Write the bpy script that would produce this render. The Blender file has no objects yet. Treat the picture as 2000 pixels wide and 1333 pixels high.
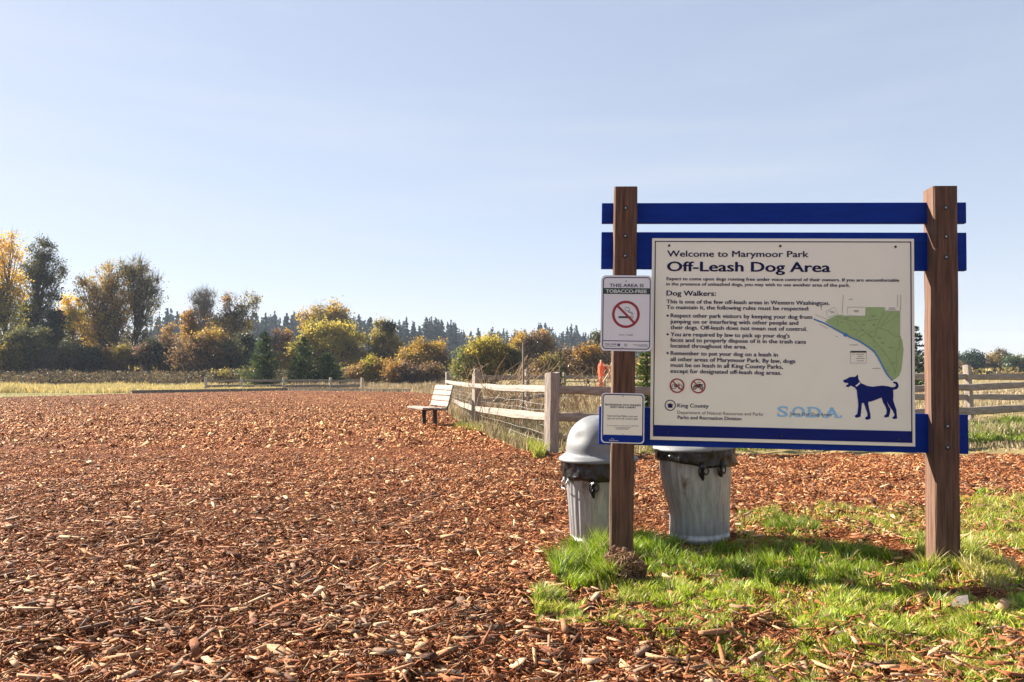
import bpy, bmesh, math, random
import numpy as np
from mathutils import Vector, Matrix, Euler

random.seed(7)
RNG = np.random.default_rng(7)
scene = bpy.context.scene
COL = scene.collection

# ------------------------------------------------------------------ camera
FPX, CXP, CYP, HORIZ, EYE = 1500.0, 1000.0, 666.5, 742.0, 1.09
PITCH = math.atan((HORIZ - CYP) / FPX)
cam_d = bpy.data.cameras.new("camera")
cam_d.sensor_width = 36.0
cam_d.lens = 36.0 * FPX / 2000.0
cam_d.clip_start = 0.05
cam_d.clip_end = 5000
cam = bpy.data.objects.new("camera", cam_d)
cam.location = (0, 0, EYE)
cam.rotation_euler = (math.pi / 2 + PITCH, 0, 0)
COL.objects.link(cam)
scene.camera = cam

# ------------------------------------------------------------------ light
SUN_FROM = Vector((-1.64, 1.0, 1.18)).normalized()
sun_el = math.asin(SUN_FROM.z)
sun_az = math.atan2(SUN_FROM.x, SUN_FROM.y)
world = bpy.data.worlds.new("World")
scene.world = world
world.use_nodes = True
wn = world.node_tree
sky = wn.nodes.new("ShaderNodeTexSky")
sky.sky_type = 'NISHITA'
sky.sun_disc = False
sky.sun_elevation = sun_el
sky.sun_rotation = sun_az
sky.air_density = 1.0
sky.dust_density = 0.25
sky.ozone_density = 1.0
bg = wn.nodes["Background"]
bg.inputs["Strength"].default_value = 0.052
# thin high haze evens the clear sky out: compress its range a little
def _wmul(c):
    n = wn.nodes.new("ShaderNodeMix"); n.data_type = 'RGBA'; n.blend_type = 'MULTIPLY'; n.inputs[0].default_value = 1
    n.inputs[7].default_value = (*c, 1); return n
w1 = _wmul((.336, .336, .336)); wg = wn.nodes.new("ShaderNodeGamma"); wg.inputs[1].default_value = .40
w2 = _wmul((3.10, 3.14, 3.46))
wn.links.new(sky.outputs[0], w1.inputs[6]); wn.links.new(w1.outputs[2], wg.inputs[0])
wn.links.new(wg.outputs[0], w2.inputs[6]); wtc = wn.nodes.new("ShaderNodeTexCoord"); wmp = wn.nodes.new("ShaderNodeMapping"); wmp.inputs["Scale"].default_value = (1.0, 1.0, 9.0); wmp.inputs["Rotation"].default_value = (.05, .12, 0)
wno = wn.nodes.new("ShaderNodeTexNoise"); wno.inputs["Scale"].default_value = 1.7; wno.inputs["Detail"].default_value = 5
wrm = wn.nodes.new("ShaderNodeMapRange"); wrm.inputs[1].default_value = .48; wrm.inputs[2].default_value = .8; wrm.inputs[4].default_value = .3
wmx = wn.nodes.new("ShaderNodeMix"); wmx.data_type = 'RGBA'; wmx.inputs[7].default_value = (4.35, 4.4, 4.55, 1)
wn.links.new(wtc.outputs["Generated"], wmp.inputs[0]); wn.links.new(wmp.outputs[0], wno.inputs["Vector"]); wn.links.new(wno.outputs["Fac"], wrm.inputs[0])
wn.links.new(wrm.outputs[0], wmx.inputs[0]); wn.links.new(w2.outputs[2], wmx.inputs[6]); wn.links.new(wmx.outputs[2], bg.inputs[0])
sun_d = bpy.data.lights.new("sun", 'SUN')
sun_d.energy = 5.0
sun_d.angle = math.radians(0.5)
sun_d.color = (1.0, 0.90, 0.77)
sun = bpy.data.objects.new("sun", sun_d)
sun.rotation_euler = (-SUN_FROM).to_track_quat('-Z', 'Y').to_euler()
sun.location = (-20, 10, 20)
COL.objects.link(sun)
scene.view_settings.view_transform = 'Standard'
scene.view_settings.look = 'None'
scene.view_settings.gamma = 1.0
scene.view_settings.exposure = 1.956

# ------------------------------------------------------------------ survey helpers
CP, SP = math.cos(PITCH), math.sin(PITCH)
def ray(px, py):
    v = (py - CYP) / FPX
    return np.array([(px - CXP) / FPX, CP + v * SP, SP - v * CP])
def P(px, py, Y):
    d = ray(px, py)
    t = Y / d[1]
    return Vector((d[0] * t, Y, EYE + d[2] * t))
def G(px, py, z=0.0):
    d = ray(px, py)
    t = (z - EYE) / d[2]
    return Vector((d[0] * t, d[1] * t, z))

_tabs = {}
def vnoise(x, y, scale, seed=0):
    if seed not in _tabs:
        _tabs[seed] = np.random.default_rng(1000 + seed).random((256, 256))
    T = _tabs[seed]
    x = np.asarray(x, float) / scale; y = np.asarray(y, float) / scale
    xi = np.floor(x).astype(int); yi = np.floor(y).astype(int)
    fx = x - xi; fy = y - yi
    fx = fx * fx * (3 - 2 * fx); fy = fy * fy * (3 - 2 * fy)
    a = T[xi % 256, yi % 256]; b = T[(xi + 1) % 256, yi % 256]
    c = T[xi % 256, (yi + 1) % 256]; d = T[(xi + 1) % 256, (yi + 1) % 256]
    return (a * (1 - fx) + b * fx) * (1 - fy) + (c * (1 - fx) + d * fx) * fy
def fbm(x, y, scale, seed=0):
    return (vnoise(x, y, scale, seed) * .55 + vnoise(x, y, scale * .45, seed + 1) * .3
            + vnoise(x, y, scale * .2, seed + 2) * .15)
def sstep(a, b, x):
    t = np.clip((np.asarray(x, float) - a) / (b - a), 0, 1)
    return t * t * (3 - 2 * t)
def gz(x, y):
    x = np.asarray(x, float); y = np.asarray(y, float)
    near = 1 - sstep(15, 40, y)
    z = (fbm(x, y, .9, 3) - .5) * .09 * near + (vnoise(x, y, .25, 9) - .5) * .055 * near + (vnoise(x, y, .09, 12) - .5) * .018 * near
    z = z - .07 * np.exp(-((x - .75) ** 2 + (y - 5.55) ** 2) / 1.0)
    z = z + 1.2 * sstep(78, 140, y) + 8.0 * sstep(200, 480, y)
    z = z + .2 * sstep(13.5, 18, y) * sstep(3, 7, x) * (1 - sstep(40, 70, y))
    return z
def gz1(x, y):
    return float(gz(np.array([x]), np.array([y]))[0])

# ------------------------------------------------------------------ materials
MATS = {}
def principled(name):
    m = bpy.data.materials.new(name); m.use_nodes = True
    nt = m.node_tree
    return m, nt, nt.nodes["Principled BSDF"]
def mat(name, c1, c2=None, rough=.7, scale=8.0, stretch=(1, 1, 1), bump=0.0, bscale=None, metal=0.0, spec=.5, contrast=(.35, .65), streak=None, blotch=None):
    if name in MATS: return MATS[name]
    m, nt, b = principled(name)
    b.inputs["Roughness"].default_value = rough
    b.inputs["Metallic"].default_value = metal
    b.inputs["Specular IOR Level"].default_value = spec
    if c2 is None and bump == 0:
        b.inputs["Base Color"].default_value = (*c1, 1)
    else:
        tc = nt.nodes.new("ShaderNodeTexCoord"); mp = nt.nodes.new("ShaderNodeMapping")
        mp.inputs["Scale"].default_value = stretch
        nt.links.new(tc.outputs["Object"], mp.inputs[0])
        n = nt.nodes.new("ShaderNodeTexNoise"); n.inputs["Scale"].default_value = scale
        n.inputs["Detail"].default_value = 6; n.inputs["Roughness"].default_value = .65
        nt.links.new(mp.outputs[0], n.inputs["Vector"])
        r = nt.nodes.new("ShaderNodeValToRGB")
        r.color_ramp.elements[0].position = contrast[0]; r.color_ramp.elements[1].position = contrast[1]
        r.color_ramp.elements[0].color = (*c1, 1); r.color_ramp.elements[1].color = (*(c2 or c1), 1)
        nt.links.new(n.outputs["Fac"], r.inputs[0]); nt.links.new(r.outputs[0], b.inputs["Base Color"])
        col = r.outputs[0]
        def overlay(sc, lo, hi, c, mapscale):
            mp2 = nt.nodes.new("ShaderNodeMapping"); mp2.inputs["Scale"].default_value = mapscale; mp2.inputs["Location"].default_value = (3.1, 1.7, .4)
            nt.links.new(tc.outputs["Object"], mp2.inputs[0])
            q = nt.nodes.new("ShaderNodeTexNoise"); q.inputs["Scale"].default_value = sc; q.inputs["Detail"].default_value = 5; q.inputs["Roughness"].default_value = .6
            nt.links.new(mp2.outputs[0], q.inputs["Vector"])
            mr = nt.nodes.new("ShaderNodeMapRange"); mr.inputs[1].default_value = lo; mr.inputs[2].default_value = hi
            nt.links.new(q.outputs["Fac"], mr.inputs[0])
            mx = nt.nodes.new("ShaderNodeMix"); mx.data_type = 'RGBA'; mx.inputs[7].default_value = (*c, 1)
            nt.links.new(mr.outputs[0], mx.inputs[0]); nt.links.new(col, mx.inputs[6]); nt.links.new(mx.outputs[2], b.inputs["Base Color"])
            return mx.outputs[2]
        if streak: col = overlay(1.0, .60, .72, tuple(v * .35 for v in c1), streak)          # drying cracks along the grain
        if blotch: col = overlay(blotch[0], blotch[1], blotch[2], blotch[3], (1, 1, blotch[4]))   # stains
        if bump:
            n2 = n
            if bscale:
                n2 = nt.nodes.new("ShaderNodeTexNoise"); n2.inputs["Scale"].default_value = bscale
                n2.inputs["Detail"].default_value = 5
                nt.links.new(mp.outputs[0], n2.inputs["Vector"])
            bp = nt.nodes.new("ShaderNodeBump"); bp.inputs["Strength"].default_value = 1.0
            bp.inputs["Distance"].default_value = bump
            nt.links.new(n2.outputs["Fac"], bp.inputs["Height"]); nt.links.new(bp.outputs[0], b.inputs["Normal"])
    MATS[name] = m
    return m
def leafmat(name, transl=.45, rough=.6):
    """colour comes from each leaf's own 'Col' attribute; thin leaves let light through"""
    if name in MATS: return MATS[name]
    m = bpy.data.materials.new(name); m.use_nodes = True
    nt = m.node_tree; nt.nodes.clear()
    out = nt.nodes.new("ShaderNodeOutputMaterial")
    at = nt.nodes.new("ShaderNodeAttribute"); at.attribute_name = "Col"
    d = nt.nodes.new("ShaderNodeBsdfDiffuse"); t = nt.nodes.new("ShaderNodeBsdfTranslucent")
    mx = nt.nodes.new("ShaderNodeMixShader"); mx.inputs[0].default_value = transl
    nt.links.new(at.outputs["Color"], d.inputs[0]); nt.links.new(at.outputs["Color"], t.inputs[0])
    nt.links.new(d.outputs[0], mx.inputs[1]); nt.links.new(t.outputs[0], mx.inputs[2])
    g = nt.nodes.new("ShaderNodeBsdfGlossy"); g.inputs["Roughness"].default_value = .45
    mx2 = nt.nodes.new("ShaderNodeMixShader"); mx2.inputs[0].default_value = .03
    nt.links.new(mx.outputs[0], mx2.inputs[1]); nt.links.new(g.outputs[0], mx2.inputs[2])
    nt.links.new(mx2.outputs[0], out.inputs[0])
    MATS[name] = m
    return m
def chipmat():
    m, nt, b = principled("wood_chip")
    at = nt.nodes.new("ShaderNodeAttribute"); at.attribute_name = "Col"
    tc = nt.nodes.new("ShaderNodeTexCoord")
    n = nt.nodes.new("ShaderNodeTexNoise"); n.inputs["Scale"].default_value = 90; n.inputs["Detail"].default_value = 4
    nt.links.new(tc.outputs["Object"], n.inputs["Vector"])
    r = nt.nodes.new("ShaderNodeMapRange"); r.inputs[3].default_value = .55; r.inputs[4].default_value = 1.4
    nt.links.new(n.outputs["Fac"], r.inputs[0])
    mul = nt.nodes.new("ShaderNodeMix"); mul.data_type = 'RGBA'; mul.blend_type = 'MULTIPLY'; mul.inputs[0].default_value = 1
    nt.links.new(at.outputs["Color"], mul.inputs[6]); nt.links.new(r.outputs[0], mul.inputs[7])
    nt.links.new(mul.outputs[2], b.inputs["Base Color"])
    bp = nt.nodes.new("ShaderNodeBump"); bp.inputs["Distance"].default_value = .004
    nt.links.new(n.outputs["Fac"], bp.inputs["Height"]); nt.links.new(bp.outputs[0], b.inputs["Normal"])
    b.inputs["Roughness"].default_value = .8
    b.inputs["Specular IOR Level"].default_value = .25
    return m

M_NAVY = mat("navy_paint", (.002, .010, .12), (.003, .014, .15), rough=.45, scale=3, spec=.15)
M_RAIL = mat("blue_rail_paint", (.001, .022, .21), (.002, .030, .27), rough=.5, scale=5, stretch=(1, 6, 6), bump=.0008, spec=.12)
M_CREAM = mat("cream_panel", (.85, .825, .68), (.88, .85, .71), rough=.33, contrast=(.3, .7), blotch=(1.3, .58, .8, (.68, .62, .52), .5))
M_WHITE = mat("white_sheet", (.70, .70, .72), (.73, .73, .75), rough=.35, scale=4)
M_INK = mat("navy_ink", (.012, .012, .075), rough=.5, spec=.15)
M_INK2 = mat("grey_ink", (.09, .09, .10), rough=.5)
M_BLACK = mat("black_ink", (.012, .012, .014), rough=.5)
M_RED = mat("red_ink", (.30, .012, .02), rough=.45)
M_GREENINK = mat("dark_green_ink", (.006, .045, .016), rough=.45)
M_MAP = mat("map_green", (.30, .42, .16), (.34, .46, .18), rough=.4, scale=20)
M_MAPLINE = mat("map_line", (.15, .22, .10), rough=.5)
M_RIVER = mat("river_blue", (.02, .20, .52), rough=.45)
M_SODA = mat("sky_blue_ink", (.28, .57, .82), rough=.45)
M_WINK = mat("white_ink", (.72, .72, .72), rough=.5)
M_POST = mat("stained_timber", (.034, .015, .008), (.205, .102, .06), rough=.85, scale=9, stretch=(6, 6, .35), bump=.005, contrast=(.3, .78), streak=(60, 60, 1.1), blotch=(2.6, .6, .72, (.045, .02, .012), .45))
M_FENCE = mat("weathered_timber", (.15, .123, .10), (.37, .308, .26), rough=.88, scale=10, stretch=(5, 5, .5), bump=.008, contrast=(.3, .7), streak=(34, 34, 1.2), blotch=(3.0, .56, .75, (.22, .20, .18), .6))
M_FENCEX = mat("weathered_rail", (.15, .123, .10), (.37, .31, .265), rough=.88, scale=10, stretch=(.5, 5, 5), bump=.008, contrast=(.3, .7), streak=(1.2, 34, 34), blotch=(3.0, .56, .75, (.22, .20, .18), 1))
M_FENCED = mat("dark_weathered_timber", (.12, .10, .085), (.2, .17, .145), rough=.9, scale=6)
M_BENCH = mat("pale_bench_slat", (.20, .16, .132), (.28, .23, .20), rough=.75, scale=9, stretch=(1, 1, 1), bump=.002)
M_IRON = mat("black_iron", (.02, .018, .018), rough=.6)
M_BOLT = mat("steel_bolt", (.45, .45, .47), rough=.3, metal=1.0)
M_GALV = mat("galvanised_steel", (.24, .25, .255), (.40, .41, .42), rough=.5, metal=.6, scale=9, stretch=(5, 5, .7), bump=.0025, bscale=7, blotch=(4.5, .62, .74, (.10, .055, .03), .7))
M_LID = mat("grey_dome_plastic", (.105, .113, .125), (.165, .175, .19), rough=.6, scale=6, bump=.004, bscale=4, blotch=(9, .6, .78, (.09, .085, .08), .6))
M_BAG = mat("black_bin_liner", (.008, .008, .009), rough=.28, scale=6, c2=(.014, .014, .015), bump=.012, bscale=26)
M_WIRE = mat("fence_wire", (.26, .255, .25), rough=.55, metal=.5)
M_ROD = mat("rusty_steel_rod", (.16, .13, .10), (.25, .2, .16), rough=.7, scale=20)
M_ORANGE = mat("orange_mesh_plastic", (.75, .09, .03), (.85, .14, .05), rough=.5, scale=30)
M_STICK = mat("bare_stick", (.45, .33, .2), (.55, .42, .28), rough=.8, scale=20)
M_BARK = mat("bark", (.05, .037, .027), (.10, .078, .06), rough=.9, scale=5)
M_BARKP = mat("pale_bark", (.17, .14, .11), (.26, .22, .18), rough=.9, scale=5)
M_LEAF = leafmat("leaf", .55)
M_NEEDLE = leafmat("needle", .2)
M_BLADE = leafmat("grass_blade", .4)
M_DRY = leafmat("dry_stalk", .35)
M_SOIL = mat("fibrous_soil", (.05, .024, .013), (.16, .075, .035), rough=.95, scale=25, bump=.02, bscale=30)
M_ROCK = mat("tan_rock", (.14, .08, .035), (.22, .13, .06), rough=.85, scale=12, bump=.008)
M_CHIP = chipmat()

def ground_mats():
    m, nt, b = principled("mulch_soil")
    tc = nt.nodes.new("ShaderNodeTexCoord")
    def noise(s, d=6):
        n = nt.nodes.new("ShaderNodeTexNoise"); n.inputs["Scale"].default_value = s; n.inputs["Detail"].default_value = d
        n.inputs["Roughness"].default_value = .7
        nt.links.new(tc.outputs["Object"], n.inputs["Vector"]); return n
    def ramp(n, els):
        r = nt.nodes.new("ShaderNodeValToRGB"); e = r.color_ramp.elements
        while len(e) < len(els): e.new(.5)
        for k, (p, c) in enumerate(els): e[k].position = p; e[k].color = (*c, 1)
        nt.links.new(n.outputs["Fac"], r.inputs[0]); return r
    n1 = noise(45, 8)
    r1 = ramp(n1, [(.36, (.04, .013, .005)), (.54, (.18, .062, .023)), (.70, (.36, .15, .062))])
    n2 = noise(.55, 4)
    r2 = ramp(n2, [(.35, (.72, .70, .70)), (.65, (1.15, 1.05, 1.0))])
    mx = nt.nodes.new("ShaderNodeMix"); mx.data_type = 'RGBA'; mx.blend_type = 'MULTIPLY'; mx.inputs[0].default_value = 1
    nt.links.new(r1.outputs[0], mx.inputs[6]); nt.links.new(r2.outputs[0], mx.inputs[7])
    nt.links.new(mx.outputs[2], b.inputs["Base Color"])
    b.inputs["Roughness"].default_value = .95; b.inputs["Specular IOR Level"].default_value = .1
    bp = nt.nodes.new("ShaderNodeBump"); bp.inputs["Distance"].default_value = .03
    nt.links.new(n1.outputs["Fac"], bp.inputs["Height"]); nt.links.new(bp.outputs[0], b.inputs["Normal"])
    m2, nt, b = principled("meadow_turf")
    tc = nt.nodes.new("ShaderNodeTexCoord")
    n1 = noise(1.2, 8)
    r1 = ramp(n1, [(.3, (.10, .085, .03)), (.5, (.20, .16, .07)), (.7, (.33, .26, .13))])
    nt.links.new(r1.outputs[0], b.inputs["Base Color"]); b.inputs["Roughness"].default_value = .95
    b.inputs["Specular IOR Level"].default_value = .1
    return m, m2
M_MULCH, M_MEADOW = ground_mats()

# ------------------------------------------------------------------ object helpers
def tag(o, label=None, cat=None, group=None, kind=None):
    if label: o["label"] = label
    if cat: o["category"] = cat
    if group: o["group"] = group
    if kind: o["kind"] = kind
    return o
def empty(name, loc, rot=(0, 0, 0)):
    o = bpy.data.objects.new(name, None)
    o.empty_display_size = .2
    o.location = loc; o.rotation_euler = rot
    COL.objects.link(o)
    return o
def thing(name, label, cat, loc=(0, 0, 0), rot=(0, 0, 0), group=None):
    return tag(empty(name, loc, rot), label, cat, group)
class MB:
    def __init__(s): s.v = []; s.f = []; s.c = []
    def add(s, vs, fs, col=None):
        b = len(s.v)
        s.v.extend([tuple(v) for v in vs])
        s.f.extend([tuple(b + i for i in f) for f in fs])
        if col is not None: s.c.extend([col] * len(vs))
        return s
    def box(s, c, d, rot=None, jit=0.0, taper=1.0):
        hx, hy, hz = d[0] / 2, d[1] / 2, d[2] / 2
        vs = []
        for z in (-1, 1):
            k = 1 if z < 0 else taper
            for x, y in ((-1, -1), (1, -1), (1, 1), (-1, 1)):
                v = Vector((x * hx * k, y * hy * k, z * hz))
                if jit: v += Vector((random.uniform(-jit, jit), random.uniform(-jit, jit), random.uniform(-jit, jit)))
                if rot is not None: v = rot @ v
                vs.append(v + Vector(c))
        return s.add(vs, [(3, 2, 1, 0), (4, 5, 6, 7), (0, 1, 5, 4), (1, 2, 6, 5), (2, 3, 7, 6), (3, 0, 4, 7)])
    def tube(s, pts, rads, n=6, cap=True, wob=0.0, flat=1.0):
        pts = [Vector(p) for p in pts]
        if not hasattr(rads, '__len__'): rads = [rads] * len(pts)
        rings = []
        up = Vector((0, 0, 1))
        for i, p in enumerate(pts):
            t = (pts[min(i + 1, len(pts) - 1)] - pts[max(i - 1, 0)])
            if t.length < 1e-9: t = Vector((0, 0, 1))
            t.normalize()
            u = t.cross(up)
            if u.length < .05: u = t.cross(Vector((0, 1, 0)))
            u.normalize(); w = u.cross(t)
            rings.append([p + (u * math.cos(2 * math.pi * k / n) + w * math.sin(2 * math.pi * k / n) * flat) * rads[i] * (1 + random.uniform(-wob, wob)) for k in range(n)])
        vs = [v for r in rings for v in r]; fs = []
        for i in range(len(pts) - 1):
            for k in range(n):
                a = i * n + k; b = i * n + (k + 1) % n
                fs.append((a, b, b + n, a + n))
        if cap:
            fs.append(tuple(range(n))[::-1]); fs.append(tuple(range((len(pts) - 1) * n, len(pts) * n)))
        return s.add(vs, fs)
    def lathe(s, prof, n=48, fn=None, off=(0, 0, 0), capb=False, capt=False):
        vs = []; fs = []
        for (r, z) in prof:
            for k in range(n):
                a = 2 * math.pi * k / n
                x, y, zz = r * math.cos(a), r * math.sin(a), z
                if fn: x, y, zz = fn(a, r, z)
                vs.append((x + off[0], y + off[1], zz + off[2]))
        for i in range(len(prof) - 1):
            for k in range(n):
                a = i * n + k; b = i * n + (k + 1) % n
                fs.append((a, b, b + n, a + n))
        if capb: fs.append(tuple(range(n))[::-1])
        if capt: fs.append(tuple(range((len(prof) - 1) * n, len(prof) * n)))
        return s.add(vs, fs)
    def build(s, name, m, parent=None, smooth=False, bevel=0.0):
        me = bpy.data.meshes.new(name)
        me.from_pydata(s.v, [], s.f)
        me.materials.append(m)
        if smooth: me.polygons.foreach_set('use_smooth', [True] * len(me.polygons))
        if s.c:
            a = me.color_attributes.new("Col", 'FLOAT_COLOR', 'POINT')
            a.data.foreach_set('color', np.concatenate([np.array(s.c), np.ones((len(s.c), 1))], 1).astype(np.float32).ravel())
        me.update()
        o = bpy.data.objects.new(name, me)
        COL.objects.link(o)
        if parent: o.parent = parent
        if bevel:
            md = o.modifiers.new("bevel", 'BEVEL'); md.width = bevel; md.segments = 2; md.limit_method = 'ANGLE'
        return o
def npmesh(name, V, F, C, m, parent=None):
    """V (n,3), F (k,4) quads, C (n,3)"""
    me = bpy.data.meshes.new(name)
    V = np.ascontiguousarray(V, np.float32); F = np.ascontiguousarray(F, np.int32)
    k = F.shape[1]
    me.vertices.add(len(V)); me.vertices.foreach_set('co', V.ravel())
    me.loops.add(F.size); me.loops.foreach_set('vertex_index', F.ravel())
    me.polygons.add(len(F)); me.polygons.foreach_set('loop_start', np.arange(0, F.size, k, dtype=np.int32))
    try: me.polygons.foreach_set('loop_total', np.full(len(F), k, dtype=np.int32))
    except Exception: pass
    if C is not None:
        a = me.color_attributes.new("Col", 'FLOAT_COLOR', 'POINT')
        a.data.foreach_set('color', np.concatenate([C, np.ones((len(C), 1))], 1).astype(np.float32).ravel())
    me.materials.append(m)
    me.update(); me.validate()
    o = bpy.data.objects.new(name, me)
    COL.objects.link(o)
    if parent: o.parent = parent
    return o
def copy_tree(o, parent=None):
    c = o.copy(); COL.objects.link(c); c.parent = parent
    for ch in list(o.children): copy_tree(ch, c)
    return c

# ------------------------------------------------------------------ ground sheets
def axis(pts):
    out = []
    for (a, b, n) in pts: out.extend(np.linspace(a, b, n, endpoint=False))
    return np.array(out)
xs = axis([(-900, -150, 14), (-150, -40, 22), (-40, -10, 40), (-10, -2, 80), (-2, 6, 130), (6, 20, 70), (20, 60, 40), (60, 200, 20), (200, 901, 14)])
ys = axis([(-15, 1, 16), (1, 8, 120), (8, 20, 90), (20, 60, 80), (60, 110, 70), (110, 200, 30), (200, 1201, 26)])
X, Y = np.meshgrid(xs, ys)
Z = gz(X, Y)
V = np.stack([X, Y, Z], -1).reshape(-1, 3)
nx, ny = len(xs), len(ys)
ii = (np.arange(ny - 1)[:, None] * nx + np.arange(nx - 1)[None, :]).ravel()
F = np.stack([ii, ii + 1, ii + 1 + nx, ii + nx], 1)
ground = npmesh("ground", V, F, None, M_MEADOW)
ground.data.polygons.foreach_set('use_smooth', [True] * len(F))
tag(ground, kind="structure")

# fence lines in plan (used for the edge of the mulch too)
FP = [P(874, 800, 31), P(930, 835, 17.6), P(1076, 888, 11.2), P(1300, 850, 11.75), P(1545, 850, 12.45), P(1843, 850, 13.55), P(2030, 850, 15.6), P(2160, 850, 18.2)]
FPX_ = np.array([p.x for p in FP]); FPY_ = np.array([p.y for p in FP])
def mulch_mask(x, y):
    """True where the wood-chip yard lies"""
    x = np.asarray(x, float); y = np.asarray(y, float)
    wob = (fbm(x, y, 3.0, 20) - .5)
    # far edge
    e0 = [(-60, 37), (-31.6, 44), (G(257, 769.5).x, G(257, 769.5).y), (G(560, 763.5).x, G(560, 763.5).y), (G(800, 766.5).x, G(800, 766.5).y), (-4, 52), (-2.2, 30), (0, 25)]
    ex = np.array([a for a, b in e0]); ey = np.array([b for a, b in e0])
    far = np.interp(x, ex, ey)
    # right: fence run (x as function of y), then along the right run
    o = np.argsort(FPY_[:3]); fx_left = np.interp(y, FPY_[:3][o], FPX_[:3][o])
    right_run_y = np.interp(x, FPX_[2:], FPY_[2:]) + .55 - 1.9 * sstep(6.2, 8.5, x)
    left_ok = (y < far + wob * (1 + y * .03) * (1 - sstep(-33, -29, x))) & ((y < 11.2) | (x < fx_left - .25 + wob * .4))
    right_ok = (x < .57) | (y < right_run_y + wob * 1.2)
    return left_ok & right_ok & (y > -8) & (x > -70) & (x < 16)
fc = V[F].mean(1)
keep = mulch_mask(fc[:, 0], fc[:, 1])
Vm = V.copy(); Vm[:, 2] += .012
used = np.unique(F[keep]); remap = -np.ones(len(V), int); remap[used] = np.arange(len(used))
mulch = npmesh("mulch_yard", Vm[used], remap[F[keep]], None, M_MULCH)
mulch.data.polygons.foreach_set('use_smooth', [True] * len(mulch.data.polygons))
tag(mulch, kind="structure")

# ------------------------------------------------------------------ the information sign
YAW, ROLL = -0.0920, 0.0193
SROOT = Vector((1.579, 4.578, .006))
SROT = Euler((0, ROLL, YAW), 'XYZ')
SM = Matrix.Translation(SROOT) @ SROT.to_matrix().to_4x4()
SMI = SM.inverted()
def S(px, py, off=0.0):
    """photo survey point -> (x, z) in the sign's own frame on the plane y = off"""
    o = SMI @ Vector((0, 0, EYE)); d = SMI.to_3x3() @ Vector(ray(px, py))
    t = (off - o.y) / d.y
    p = o + d * t
    return p.x, p.z

def text_geo(s, offset=0.0):
    cu = bpy.data.curves.new("tmp", 'FONT'); cu.body = s; cu.size = 1.0; cu.offset = offset; cu.resolution_u = 3
    ob = bpy.data.objects.new("tmp", cu)
    me = ob.to_mesh()
    v = np.array([x.co[:2] for x in me.vertices]); f = [tuple(p.vertices) for p in me.polygons]
    ob.to_mesh_clear()
    bpy.data.objects.remove(ob); bpy.data.curves.remove(cu)
    return v, f
_cap = {}
def put_text(mb, s, x0, x1, z, cap, yoff, bold=.0):
    v, f = text_geo(s)
    if not _cap:
        hv, _ = text_geo("H"); _cap[0] = (hv[:, 1].min(), hv[:, 1].max())
    lo, hi = _cap[0]
    vx = (v[:, 0] - v[:, 0].min()) / (v[:, 0].max() - v[:, 0].min()) * (x1 - x0) + x0
    vz = (v[:, 1] - lo) / (hi - lo) * cap + z
    d = bold * 1.6 * cap
    for i, dx in enumerate((-1, 1, 0) if bold else (0,)):      # heavier strokes: overprinted a hair apart
        mb.add(np.stack([vx + dx * d, np.full(len(vx), yoff - .00025 * i), vz + (0, .0, d * .5)[i]], 1).tolist(), f)
def line(mb, pts, w, yoff, close=False):
    pts = [Vector((p[0], p[1])) for p in pts]
    if close: pts = pts + [pts[0], pts[1]]
    n = len(pts); L = []
    for i in range(n):
        t = pts[min(i + 1, n - 1)] - pts[max(i - 1, 0)]
        if t.length < 1e-9: t = Vector((1, 0))
        t.normalize(); nn = Vector((-t.y, t.x)) * w / 2
        L.append((pts[i] + nn, pts[i] - nn))
    vs = []; fs = []
    for a, b in L: vs += [(a.x, yoff, a.y), (b.x, yoff, b.y)]
    for i in range(n - 1): fs.append((2 * i, 2 * i + 1, 2 * i + 3, 2 * i + 2))
    mb.add(vs, fs)
def flat_poly(mb, pts, yoff):
    mb.add([(p[0], yoff, p[1]) for p in pts], [tuple(range(len(pts)))])
def ring(mb, c, r, w, yoff, n=40):
    line(mb, [(c[0] + r * math.cos(2 * math.pi * k / n), c[1] + r * math.sin(2 * math.pi * k / n)) for k in range(n)], w, yoff, True)
def disc(mb, c, r, yoff, n=20):
    flat_poly(mb, [(c[0] + r * math.cos(2 * math.pi * k / n), c[1] + r * math.sin(2 * math.pi * k / n)) for k in range(n)], yoff)
def rrect(x0, z0, x1, z1, r, n=6):
    pts = []
    for cx, cz, a0 in ((x1 - r, z0 + r, -90), (x1 - r, z1 - r, 0), (x0 + r, z1 - r, 90), (x0 + r, z0 + r, 180)):
        for k in range(n + 1):
            a = math.radians(a0 + 90 * k / n); pts.append((cx + r * math.cos(a), cz + r * math.sin(a)))
    return pts
def plate(mb, pts, y0, y1):
    n = len(pts)
    vs = [(p[0], y0, p[1]) for p in pts] + [(p[0], y1, p[1]) for p in pts]
    fs = [tuple(range(n)), tuple(range(n, 2 * n))[::-1]] + [(k, k + n, (k + 1) % n + n, (k + 1) % n) for k in range(n)]
    mb.add(vs, fs)
PXM = 1 / 330.0

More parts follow.
